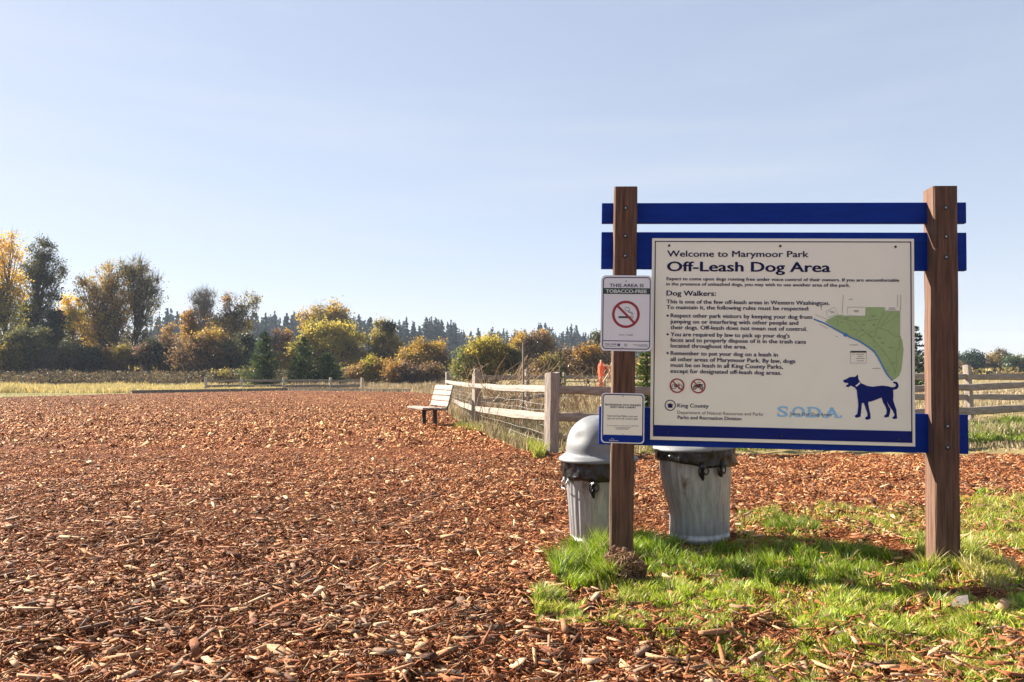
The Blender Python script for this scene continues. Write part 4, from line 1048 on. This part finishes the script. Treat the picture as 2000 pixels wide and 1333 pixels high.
# ------------------------------------------------------------------ far conifers
def ridge():
    rng = np.random.default_rng(55); protos = []
    for k in range(7):
        H = 10.0; V_, C_ = conifer_mesh(H, rng.uniform(1.7, 2.6), rng, 34, 12, 'conifer', seg=2, tierjit=.4, gap=.14 if k % 2 else .04, bw=.10)
        me_o = quads_obj("crown", V_, C_, M_NEEDLE)
        tb = MB(); tb.tube([(0, 0, 0), (0, 0, 9.6)], [.16, .03], 5); tr = tb.build("trunk", M_BARK)
        protos.append((me_o.data, tr.data)); bpy.data.objects.remove(me_o); bpy.data.objects.remove(tr)
    skyline = [(285, 640), (305, 618), (325, 607), (345, 612), (356, 604), (372, 620), (395, 618), (420, 612), (445, 612), (475, 620), (498, 608), (512, 622), (517, 607), (536, 611), (545, 617), (558, 609), (568, 612), (581, 611), (600, 624), (690, 615), (700, 612), (712, 622), (722, 617), (735, 630), (745, 622), (760, 625), (765, 621), (782, 632), (793, 616), (806, 630), (818, 633), (831, 617), (852, 619), (862, 622), (880, 628), (889, 628), (905, 642), (920, 645), (937, 645), (955, 645), (975, 644), (990, 643), (1004, 650), (1015, 648), (1025, 640), (1040, 642), (1058, 632), (1072, 638), (1085, 648), (1100, 645), (1116, 630), (1130, 645), (1140, 648), (1150, 655), (1165, 650), (1200, 655), (1240, 650), (1262, 655),
               (1700, 690), (1725, 686), (1750, 690), (1790, 690), (1815, 692), (1880, 697), (1893, 692), (1905, 697), (1925, 700), (1945, 695), (1975, 690), (1995, 698), (2015, 692), (2040, 690)]
    for px, top in skyline:
        Yd = (430 if px < 900 else 480 if px < 1500 else 520) + rng.uniform(-30, 30)
        b = P(px, 742, Yd); z0 = gz1(b.x, Yd); H = P(px, top, Yd).z - z0
        cm, tm = protos[rng.integers(7)]
        root = thing("conifer", "tall blue green conifer in the distant forest on the skyline", "conifer", (b.x, Yd, z0 - .3), (0, 0, rng.uniform(0, 6)), group="conifers of the distant forest skyline")
        s = (H + .3) / 10.0; w = s * rng.uniform(.8, 1.75); root.scale = (w, w, s)
        for nm, me in (("trunk", tm), ("crown", cm)):
            c = bpy.data.objects.new(nm, me); COL.objects.link(c); c.parent = root
    # the mass of forest behind and between them, too many to count
    Vs = []; Cs = []
    sx = np.array([p[0] for p in skyline]); sy = np.array([p[1] for p in skyline])
    for i in range(720):
        px = rng.uniform(180, 1290) if i < 450 else rng.uniform(1640, 2160) if i < 560 else rng.uniform(1270, 1680)
        Yd = rng.uniform(470, 640) if px < 1400 else rng.uniform(540, 660)
        top = np.interp(px, sx, sy) + rng.normal(5, 7)
        b = P(px, 742, Yd); z0 = gz1(b.x, Yd); H = max(6, P(px, top, Yd).z - z0)
        V_, C_ = conifer_mesh(H, H * rng.uniform(.15, .25), rng, 22, 8, 'conifer', seg=1, bw=.13)
        Vs.append(V_ + np.array([b.x, Yd, z0])); Cs.append(C_)
    o = quads_obj("distant_forest", np.concatenate(Vs), np.concatenate(Cs), M_NEEDLE)
    tag(o, "dense mass of blue green conifers behind the skyline trees", "forest", kind="stuff")
ridge()

# ------------------------------------------------------------------ grasses
def blades(n_pts, h, w, lean, rng, cols, seg=2):
    """n_pts (n,3) roots; returns quads (n*seg,4,3) and colours"""
    n = len(n_pts); a = vnoise(n_pts[:, 0], n_pts[:, 1], .12 if w.mean() < .02 else 2.0, 88) * 12.6 + rng.normal(0, .7, n); d = np.stack([np.cos(a), np.sin(a), np.zeros(n)], 1)
    f = rng.uniform(0, 6.283, n); s = np.stack([np.cos(f), np.sin(f), np.zeros(n)], 1)
    L_ = lean * rng.uniform(.2, 1.0, n) * h; out = []; prevl = None
    for k in range(seg + 1):
        t = k / seg; c = n_pts + d * (L_ * t ** 1.8)[:, None] + np.array([0, 0, 1]) * (h * (t - .28 * lean * t * t))[:, None]
        ww = (w * (1 - t) ** .6 + w * .06)[:, None] * .5
        l, r = c - s * ww, c + s * ww
        if prevl is not None: out.append(np.stack([prevl, prevr, r, l], 1))
        prevl, prevr = l, r
    return np.concatenate(out), np.concatenate([cols] * seg)
def image_points(poly, n, rng, zoff=0.0):
    """uniform points (in the survey view) inside a px polygon, dropped on the ground"""
    P_ = np.array(poly, float); x0, y0 = P_.min(0); x1, y1 = P_.max(0); res = []
    while sum(len(r) for r in res) < n:
        q = np.stack([rng.uniform(x0, x1, n * 2), rng.uniform(y0, y1, n * 2)], 1); ins = np.zeros(len(q), bool); j = len(P_) - 1
        for i in range(len(P_)):
            xi, yi = P_[i]; xj, yj = P_[j]
            c = ((yi > q[:, 1]) != (yj > q[:, 1])) & (q[:, 0] < (xj - xi) * (q[:, 1] - yi) / (yj - yi + 1e-9) + xi); ins ^= c; j = i
        res.append(q[ins])
    q = np.concatenate(res)[:n]
    v = (q[:, 1] - CYP) / FPX; dx = (q[:, 0] - CXP) / FPX; dy = CP + v * SP; dz = SP - v * CP
    t = -EYE / dz
    return np.stack([dx * t, dy * t], 1), q
def clumped(xy, rng, scale, thr, seed, soft=.12):
    nz = fbm(xy[:, 0], xy[:, 1], scale, seed); return rng.random(len(xy)) < sstep(thr - soft, thr + soft, nz)
def lawn():
    rng = np.random.default_rng(91); Vs = []; Cs = []
    green = np.array([(.19, .31, .012), (.27, .40, .017), (.36, .46, .03), (.12, .21, .012)])
    yel = np.array([(.43, .43, .06), (.52, .49, .10), (.33, .35, .034), (.50, .41, .15)])
    def patch(poly, n, hmin, hmax, pal, scale, thr, seed, lean=.7, w=.006, seg=3):
        xy, q = image_points(poly, n, rng)
        ok = clumped(xy, rng, scale, thr, seed); xy = xy[ok]; q = q[ok]; m = len(xy)
        hn = .5 * fbm(xy[:, 0], xy[:, 1], scale * .7, seed + 5) + .5 * vnoise(xy[:, 0], xy[:, 1], .07, seed + 9)
        h = (hmin + (hmax - hmin) * np.clip((hn - .3) / .4, 0, 1)) * rng.uniform(.45, 1.35, m)
        p = np.stack([xy[:, 0], xy[:, 1], gz(xy[:, 0], xy[:, 1])], 1)
        c = pal[rng.choice(len(pal), m)] * rng.uniform(.7, 1.3, (m, 1))
        dry = rng.random(m) < .12; c[dry] = np.array([.42, .34, .18]) * rng.uniform(.6, 1.1, (dry.sum(), 1))
        v, c = blades(p, h, w * rng.uniform(.7, 1.5, m), lean, rng, c, seg); Vs.append(v); Cs.append(c)
    patch([(1075, 1105), (1120, 1070), (1200, 1065), (1200, 1160), (1120, 1160), (1085, 1140)], 8000, .06, .20, green * .85, .25, .30, 1)
    patch([(1235, 1065), (1420, 1060), (1600, 1075), (1840, 1080), (1850, 1130), (1700, 1145), (1450, 1150), (1300, 1140), (1235, 1115)], 26000, .025, .13, green * .75, .22, .38, 2)  # blades coloured darker to add the shade the bins throw here
    patch([(1235, 1110), (1700, 1140), (1990, 1120), (2330, 1130), (2330, 1250), (1700, 1250), (1500, 1230), (1260, 1190)], 68000, .02, .085, np.concatenate([green, green, yel]) * 1.12, .3, .40, 3)
    patch([(1040, 1170), (1260, 1140), (1260, 1260), (1180, 1250), (1050, 1230)], 14000, .03, .09, np.concatenate([green, yel]), .2, .46, 4)
    patch([(1150, 1210), (1500, 1200), (2380, 1215), (2380, 1380), (1600, 1380), (1300, 1300)], 98000, .015, .055, np.concatenate([yel, green]), .28, .44, 5)
    patch([(1440, 1000), (1640, 990), (1830, 1000), (1840, 1075), (1440, 1070)], 18000, .02, .07, np.concatenate([green, yel]), .35, .48, 6)
    patch([(1870, 985), (2300, 985), (2300, 1140), (1880, 1100)], 48000, .03, .09, np.concatenate([green, yel]), .3, .42, 7)
    patch([(1490, 1015), (1600, 1015), (1600, 1045), (1490, 1045)], 2500, .05, .11, green * .6, .2, .38, 8)
    patch([(1900, 968), (1965, 965), (1970, 985), (1905, 988)], 1500, .03, .07, green, .2, .35, 9)
    patch([(1205, 1055), (1330, 1050), (1330, 1080), (1205, 1085)], 5000, .07, .16, green, .3, .3, 10)
    patch([(1785, 1078), (1905, 1080), (1925, 1125), (1800, 1128)], 3500, .05, .19, np.concatenate([green * .8, yel]), .12, .38, 15)
    patch([(1885, 1110), (1990, 1120), (1980, 1160), (1880, 1150)], 1500, .05, .14, np.concatenate([yel, np.array([(.5, .42, .24)])]), .12, .42, 16)
    # tufts at the foot of the yard fence and the strip under it
    patch([(885, 830), (930, 836), (1075, 886), (1062, 896), (1040, 880), (960, 850), (890, 842)], 5000, .05, .2, np.concatenate([green * .6, yel * .8]), .5, .48, 11, w=.010)
    patch([(1032, 874), (1062, 882), (1064, 896), (1042, 896)], 2000, .08, .2, np.concatenate([green * .8, yel]), .3, .32, 14, w=.008)
    patch([(1880, 845), (2060, 832), (2060, 866), (1880, 870)], 16000, .06, .16, green * .8, .8, .28, 12, w=.014)
    patch([(1250, 872), (1500, 868), (1880, 852), (1880, 866), (1500, 880), (1250, 884)], 4000, .05, .12, green * .75, .8, .40, 13, w=.012)
    o = quads_obj("green_grass", np.concatenate(Vs), np.concatenate(Cs), M_BLADE)
    tag(o, "patchy bright green grass around the sign posts", "grass", kind="stuff")
lawn()

def meadow():
    rng = np.random.default_rng(77); Vs = []; Cs = []
    yel = np.array([(.44, .35, .15), (.50, .41, .20), (.39, .32, .15), (.32, .30, .13), (.54, .40, .11)])
    tan = np.array([(.40, .31, .19), (.48, .38, .24), (.30, .23, .14), (.24, .20, .10)])
    brn = np.array([(.20, .14, .08), (.26, .18, .10), (.15, .12, .06), (.30, .24, .13)])
    def band(px0, px1, y0, y1, n, hmin, hmax, pal, w, lean=.5, scale=3, thr=.3, seed=1, seg=2):
        px = rng.uniform(px0, px1, n); Yd = np.exp(rng.uniform(math.log(y0), math.log(y1), n)); x = (px - CXP) / FPX * Yd
        xy = np.stack([x, Yd], 1); ok = clumped(xy, rng, scale, thr, seed) & ~mulch_mask(xy[:, 0], xy[:, 1])
        if y0 > 30:                                   # a mown strip is left beyond the edging board
            for k in ((1.0, .6) if hmax < .35 else (5.0, 3.0, 1.2)):
                ok &= ~mulch_mask(xy[:, 0] * (1 - k / xy[:, 1]), xy[:, 1] - k) | (xy[:, 0] < -31)
        xy = xy[ok]; m = len(xy)
        if not m: return
        hn = fbm(xy[:, 0], xy[:, 1], scale, seed + 3); h = (hmin + (hmax - hmin) * np.clip((hn - .3) / .4, 0, 1)) * rng.uniform(.6, 1.2, m)
        p = np.stack([xy[:, 0], xy[:, 1], gz(xy[:, 0], xy[:, 1])], 1); c = pal[rng.choice(len(pal), m)] * rng.uniform(.75, 1.25, (m, 1))
        v, c = blades(p, h, w * rng.uniform(.7, 1.5, m), lean, rng, c, seg); Vs.append(v); Cs.append(c)
    band(-120, 570, 62, 96, 26000, .2, .85, yel, .06, seed=31, scale=6)
    band(-120, 300, 36, 70, 9000, .04, .12, np.array([(.22, .26, .08), (.34, .32, .14), (.3, .28, .12)]), .03, seed=33)
    band(250, 880, 60, 86, 14000, .08, .3, tan, .05, seed=35)
    band(540, 900, 82, 96, 12000, .3, 1.0, np.concatenate([tan, brn]), .06, seed=37)
    band(700, 1300, 24, 80, 22000, .3, .8, np.concatenate([tan, brn]), .035, seed=39, scale=3)
    band(880, 1330, 11.6, 24, 16000, .08, .38, np.concatenate([brn, tan, np.array([(.16, .18, .05), (.10, .12, .04)])]), .014, seed=41, scale=1.2, seg=3)
    band(1330, 2200, 12, 30, 20000, .05, .28, np.concatenate([tan, tan, np.array([(.22, .22, .08)])]), .018, seed=43, scale=2)
    band(1330, 2300, 28, 140, 12000, .2, .6, tan, .06, seed=45, scale=4)
    o = quads_obj("dry_grass", np.concatenate(Vs), np.concatenate(Cs), M_DRY); tag(o, "dry yellow and tan meadow grass beyond the mulch yard", "grass", kind="stuff")
    # dark tall weeds between meadow and trees
    n = 60000; px = rng.uniform(-150, 900, n); Yd = rng.uniform(98, 124, n); x = (px - CXP) / FPX * Yd
    hmax = 1.0 + 1.5 * fbm(x, Yd, 5, 61); z = gz(x, Yd) + hmax * rng.random(n) ** .8
    cc = np.array(PAL['grey'] + PAL['brown'] + [(.09, .075, .045)] * 4) * .8; c = cc[rng.choice(len(cc), n)] * rng.uniform(.7, 1.3, (n, 1))
    tag(quads_obj("weed_brush", leaf_quads(np.stack([x, Yd, z], 1), .26, rng, up=1.0, aspect=.4), c, M_LEAF), "dark tall weeds between the yellow meadow and the trees", "weeds", kind="stuff")
    # undergrowth closing the gaps below the woods
    n = 34000; px = np.concatenate([rng.uniform(-150, 1300, n - 8000), rng.uniform(1290, 2300, 8000)]); Yd = rng.uniform(140, 175, n); x = (px - CXP) / FPX * Yd
    hmax = 1.5 + 4.5 * fbm(x, Yd * .2, 9, 71) * np.where(px > 1500, .35, 1); z = gz(x, Yd) + hmax * rng.random(n)
    cc = np.array(PAL['brown'] + PAL['olive'] + PAL['gold'] + PAL['olive']); c = cc[rng.choice(len(cc), n)] * rng.uniform(.6, 1.2, (n, 1))
    tag(quads_obj("undergrowth", leaf_quads(np.stack([x, Yd, z], 1), .6, rng, aspect=.6), c, M_LEAF), "low mixed undergrowth filling in between and below the far trees", "undergrowth", kind="stuff")
meadow()

def stalks():
    rng = np.random.default_rng(5); mb = MB()
    for i in range(150):
        px = rng.normal(985, 32) if i < 95 else rng.uniform(1110, 1200); Yd = rng.uniform(14.5, 19) if i < 95 else rng.uniform(15, 22)
        x = (px - CXP) / FPX * Yd; z0 = gz1(x, Yd); h = rng.uniform(.75, 1.75) if i < 95 else rng.uniform(.7, 1.5)
        dx = rng.normal(0, .22) * h; dy = rng.normal(0, .1); bend = rng.uniform(0, .3) * h
        pts = []
        for t in np.linspace(0, 1, 6): pts.append(Vector((x + dx * t ** 1.5 + math.copysign(bend, dx) * t ** 4, Yd + dy * t, z0 + h * t - .35 * bend * t ** 4)))
        col = [(.42, .32, .2), (.5, .38, .24), (.3, .2, .12), (.36, .22, .13)][rng.integers(4)]
        b0 = len(mb.v); mb.tube(pts, [.006, .006, .005, .005, .006, .003], 4, cap=False); mb.c.extend([col] * (len(mb.v) - b0))
        if rng.random() < .5:
            for _ in range(10):
                p = pts[-1].lerp(pts[-2], rng.random() * .9); d = Vector(rng.normal(size=3)) * .03
                b0 = len(mb.v); mb.tube([p, p + d + Vector((0, 0, .02))], [.008, .002], 3, cap=False); mb.c.extend([col] * (len(mb.v) - b0))
    o = mb.build("dry_stalks", M_DRY); tag(o, "tall dry reed stalks leaning behind the split rail fence", "stalks", kind="stuff")
stalks()

# ------------------------------------------------------------------ small things
def smalls():
    # steel rod
    p = P(1022, 742, 15.0); z0 = gz1(p.x, p.y); top = P(1022, 668, 15.0).z
    mb = MB(); mb.tube([(0, 0, -.3), (0, 0, (top - z0) * .5), (0, 0, top - z0)], [.02, .02, .019], 8); mb.box((0, 0, top - z0 + .01), (.05, .05, .03))
    o = mb.build("metal_rod", M_ROD); o.location = (p.x, p.y, z0); tag(o, "thin upright steel rod standing behind the fence", "rod")
    # orange netting around a stake
    p = P(1174, 742, 26.0); z0 = gz1(p.x, p.y); zt = P(1174, 709, 26.0).z - z0; zb = P(1174, 757, 26.0).z - z0
    root = thing("barrier_netting", "crumpled red orange barrier netting hung on a stake left of the sign post", "netting", (p.x, p.y, z0))
    mb = MB(); mb.lathe([(.075, zb), (.09, zb + .12), (.07, zb + .35), (.10, zb + .5), (.11, zt - .1), (.09, zt)], 24, lambda a, r, z: (r * (1 + .25 * math.sin(3 * a + 5 * z)) * math.cos(a), r * (1 + .2 * math.sin(4 * a - 7 * z)) * math.sin(a), z), capt=True)
    for a, b in (((.08, .95), (.40, .55)), ((.08, .75), (.42, .80)), ((.08, .55), (.40, .30)), ((.06, .30), (.36, .62)), ((.40, .86), (.41, .15)), ((.26, .85), (.25, .28))):
        mb.tube([(a[0], .02, zb + (zt - zb) * a[1]), ((a[0] + b[0]) / 2, -.05, zb + (zt - zb) * ((a[1] + b[1]) / 2 - .04)), (b[0], .01, zb + (zt - zb) * b[1])], [.022, .018, .02], 5, flat=.5)
    mb.build("net", M_ORANGE, root)
    mb = MB(); mb.tube([(0, 0, -.2), (0, 0, zt + .1)], .035, 6); mb.build("stake", M_STICK, root)
    q = P(1190, 742, 25.6)
    mb = MB()
    for a, b in (((1178, 714), (1206, 717)), ((1186, 748), (1199, 692)), ((1178, 746), (1204, 706)), ((1196, 752), (1185, 712))):
        mb.tube([P(a[0], a[1], 25.6) - q, P(b[0], b[1], 25.4) - q], .022, 5)
    o = mb.build("stick_bundle", M_STICK); o.location = q; tag(o, "bare pale sticks leaning beside the orange netting", "sticks")
    # root ball of dug up soil against the left post
    p = P(1209, 1142, 4.08); z0 = gz1(p.x, p.y); rng = np.random.default_rng(3)
    def blob(mb, c, r, sx, sy, sz, amp, seed):
        ph = np.random.default_rng(seed).random(9) * 6.28; n = 30; prof = [(math.sin(t), math.cos(t)) for t in np.linspace(.03, 3.1, 22)]
        def fn(a, rr, z):
            x, y = rr * math.cos(a), rr * math.sin(a); w = 1 + amp * (math.sin(5 * x + ph[0]) * math.sin(4 * y + ph[1]) + .6 * math.sin(11 * x + ph[2] + 5 * z) * math.sin(9 * y + ph[3]) + .4 * math.sin(19 * z + ph[4] + 13 * x) + .3 * math.sin(29 * y + ph[5] + 17 * z)) + random.uniform(-.05, .05)
            return x * r * sx * w, y * r * sy * w, z * r * sz * w
        mb.lathe(prof, n, fn, c)
    mb = MB(); blob(mb, (0, 0, .04), .1, 1.0, .9, .75, .14, 1); blob(mb, (.05, .03, .11), .085, 1, .9, .8, .16, 2); blob(mb, (.02, .18, .12), .075, .9, .9, 1, .16, 4); blob(mb, (.04, -.05, .03), .07, 1, .8, .6, .16, 3)
    root = thing("soil_clod", "fibrous brown clod of earth heaped at the foot of the left post", "soil clod", (p.x, p.y, z0))
    root.scale = (1.1, 1.0, .85)
    mb.build("earth", M_SOIL, root)
    mb = MB()
    for i in range(700):
        d = Vector(rng.normal(size=3)); d.z = abs(d.z); d.normalize(); c = Vector((.03, .05, .04)) + Vector((d.x * .09, d.y * .12, d.z * .14))
        t = Vector(rng.normal(size=3)) * .022
        b0 = len(mb.v); mb.tube([c - t, c + d * .012, c + t], [.0016, .002, .0008], 3, cap=False); mb.c.extend([[(.3, .17, .08), (.22, .11, .05), (.38, .26, .14), (.12, .06, .03)][i % 4]] * (len(mb.v) - b0))
    mb.build("roots", M_DRY, root)
    p = P(1693, 1172, 3.82); mb = MB(); blob(mb, (0, 0, .02), .045, 1.0, .8, .75, .08, 8)
    o = mb.build("rock", M_ROCK); o.location = (p.x, p.y, gz1(p.x, p.y)); tag(o, "small tan rock half sunk in the grass under the board", "rock")
    p = P(1872, 1198, 3.55); mb = MB()
    mb.add([(-.055, -.03, .0), (.03, -.02, .012), (.065, .05, .05), (.02, .045, .035), (-.055, -.03, .012), (.03, -.02, .026), (.066, .05, .062), (.02, .045, .05)], [(3, 2, 1, 0), (4, 5, 6, 7), (0, 1, 5, 4), (1, 2, 6, 5), (2, 3, 7, 6), (3, 0, 4, 7)])
    o = mb.build("wood_shard", mat("grey_wood", (.13, .11, .10), (.20, .17, .15), scale=30)); o.location = (p.x, p.y, gz1(p.x, p.y) + .03); o.scale = (1.2, 1.2, .55); tag(o, "pale grey splinter of wood lying in the shaded grass by the right post", "wood shard")
smalls()

# ------------------------------------------------------------------ wood chips
def chips():
    rng = np.random.default_rng(21)
    pal = np.array([(.25, .094, .038), (.18, .064, .026), (.31, .135, .06), (.38, .20, .105), (.46, .29, .17), (.60, .43, .29), (.085, .032, .016), (.19, .125, .09), (.27, .175, .12)])
    wgt = np.array([.22, .18, .14, .12, .10, .05, .09, .05, .05]); wgt /= wgt.sum()
    def sample(y0, y1, dens, half=.74, wide=3.2):
        area_n = 0; out = []
        edges = np.exp(np.linspace(math.log(y0), math.log(y1), 40))
        for a, b in zip(edges[:-1], edges[1:]):
            m = .5 * (a + b); wdt = 2 * half * m + wide; n = rng.poisson(dens(m) * wdt * (b - a))
            out.append(np.stack([rng.uniform(-wdt / 2, wdt / 2, n), rng.uniform(a, b, n)], 1))
        xy = np.concatenate(out); return xy[mulch_mask(xy[:, 0], xy[:, 1])]
    def make(xy, Ls, asp, th, tilt, bright=(1.0, .92, .84), palw=wgt, lift=.0, sides=True):
        n = len(xy); L_ = Ls * np.exp(np.clip(rng.normal(0, .45, n), -1, .75)); W_ = L_ * asp * np.exp(rng.normal(0, .5, n)); T_ = np.minimum(W_ * .38, th * np.exp(rng.normal(0, .3, n)))
        yaw = rng.normal(0, 1.0, n) + rng.integers(0, 2, n) * math.pi; pit = rng.normal(0, tilt, n); rol = rng.normal(0, tilt * 1.6, n)
        cy, sy = np.cos(yaw), np.sin(yaw); cp_, sp_ = np.cos(pit), np.sin(pit); cr_, sr_ = np.cos(rol), np.sin(rol)
        ex = np.stack([cy * cp_, sy * cp_, sp_], 1); ey0 = np.stack([-sy, cy, np.zeros(n)], 1); ez0 = np.cross(ex, ey0)
        ey = ey0 * cr_[:, None] + ez0 * sr_[:, None]; ez = np.cross(ex, ey)
        c = np.stack([xy[:, 0], xy[:, 1], gz(xy[:, 0], xy[:, 1]) + .014 + lift * rng.random(n) + .2 * L_ * np.abs(sp_)], 1)
        hx = ex * (L_ / 2)[:, None]; hy = ey * (W_ / 2)[:, None]; hz = ez * (T_ / 2)[:, None]
        j = lambda lo, hi: rng.uniform(lo, hi, (n, 1))
        top = [c - hx * j(.5, 1.15) - hy * j(.0, 1) + hz, c + hx * j(.5, 1.15) - hy * j(.0, 1) + hz, c + hx * j(.45, 1.1) + hy * j(.0, 1) + hz, c - hx * j(.45, 1.1) + hy * j(.0, 1) + hz]
        bot = [q - hz * 2 for q in top]
        col = pal[rng.choice(len(pal), n, p=palw)] * rng.uniform(.72, 1.28, (n, 1)) * np.array(bright) * ((.66 + .50 * fbm(xy[:, 0], xy[:, 1], 1.6, 34)) * (.80 + .4 * fbm(xy[:, 0], xy[:, 1], 7.0, 38)))[:, None]
        if sides:
            V_ = np.stack(top + bot, 1); b = np.arange(n)[:, None, None] * 8
            F_ = (b + np.array([[0, 1, 2, 3], [4, 5, 1, 0], [5, 6, 2, 1], [6, 7, 3, 2], [7, 4, 0, 3]])[None]).reshape(-1, 4); C_ = np.repeat(col, 8, 0)
        else:
            V_ = np.stack(top, 1); F_ = np.arange(4 * n).reshape(n, 4); C_ = np.repeat(col, 4, 0)
        return V_.reshape(-1, 3), F_, C_
    lawnm = lambda xy: 1 - .72 * sstep(.3, .75, xy[:, 0] + .5 * (fbm(xy[:, 0], xy[:, 1], .5, 50) - .5)) * sstep(2.85, 3.3, xy[:, 1]) * (1 - sstep(5.0, 5.5, xy[:, 1]))
    parts = []
    def use(xy, *a, keep=1.0, **k):
        xy = xy[rng.random(len(xy)) < 1 - keep * (1 - lawnm(xy))]
        parts.append(make(xy, *a, **k))
    pal_l = wgt * np.array([.5, .6, .8, 1.4, 1.9, 1.5, .9, 2.2, 2.2]); pal_l /= pal_l.sum()
    pal_n = wgt * np.array([1.2, 1.4, 1.2, .9, .6, .5, 1.7, 1.2, .8]); pal_n /= pal_n.sum()
    pal_f = wgt * np.array([1.2, .9, 1.4, 1.5, 1.5, 2.2, .8, .3, .5]); pal_f /= pal_f.sum()
    # fines, chips, long splinters near; then coarser scatter out to the far edge
    use(sample(1.8, 9.5, lambda y: 7500 * min(1, (3.8 / y) ** 2) * min(1, (9.8 - y) / 3)), .016, .22, .005, .5, palw=pal_n, keep=.45, bright=(1.32, 1.10, .78))
    use(sample(1.8, 11, lambda y: 1700 * min(1, (4.2 / y) ** 2)), .036, .17, .006, .36, lift=.03, palw=pal_n, keep=.6, bright=(1.26, 1.12, .86))
    use(sample(1.8, 11, lambda y: 370 * min(1, (4.2 / y) ** 1.6)), .066, .20, .008, .16, palw=pal_l, lift=.028, bright=(1.1, 1.0, .88))
    use(sample(1.8, 8, lambda y: 36 * (1.0 if y < 4.2 else .25)), .11, .17, .011, .09, palw=pal_l, lift=.02, bright=(1.1, 1.02, .92))
    use(sample(6.5, 24, lambda y: 1500 * (7.5 / y) ** 2.2 * min(1, (y - 6) / 2.5) * min(1, (24.5 - y) / 7)), .034, .24, .010, .42, bright=(1.34, 1.04, .71), palw=pal_f, lift=.012)
    use(sample(12, 80, lambda y: 300 * (16 / y) ** 2.2 * min(1, (y - 11) / 9)), .066, .36, .016, .5, bright=(1.25, 1.05, .72), palw=pal_f, lift=.014)
    off = 0; Vs = []; Fs = []; Cs = []
    for v, f, c in parts: Vs.append(v); Fs.append(f + off); Cs.append(c); off += len(v)
    o = npmesh("wood_chips", np.concatenate(Vs), np.concatenate(Fs), np.concatenate(Cs), M_CHIP)
    tag(o, "reddish brown wood chip mulch scattered with pale splinters", "mulch", kind="stuff")
    print("chips", sum(len(f) for f in Fs) )
chips()

# ------------------------------------------------------------------ haze
HAZE = 0.00022
if HAZE:
    mb = MB(); mb.box((0, 590, 32), (1860, 1260, 76))
    m = bpy.data.materials.new("haze_air"); m.use_nodes = True; nt = m.node_tree; nt.nodes.clear()
    out = nt.nodes.new("ShaderNodeOutputMaterial"); pv = nt.nodes.new("ShaderNodeVolumePrincipled")
    pv.inputs["Color"].default_value = (.68, .80, 1.0, 1); pv.inputs["Density"].default_value = HAZE; pv.inputs["Anisotropy"].default_value = .0
    nt.links.new(pv.outputs[0], out.inputs["Volume"])
    o = mb.build("haze", m); tag(o, "thin pale autumn haze over the park", "haze", kind="stuff")
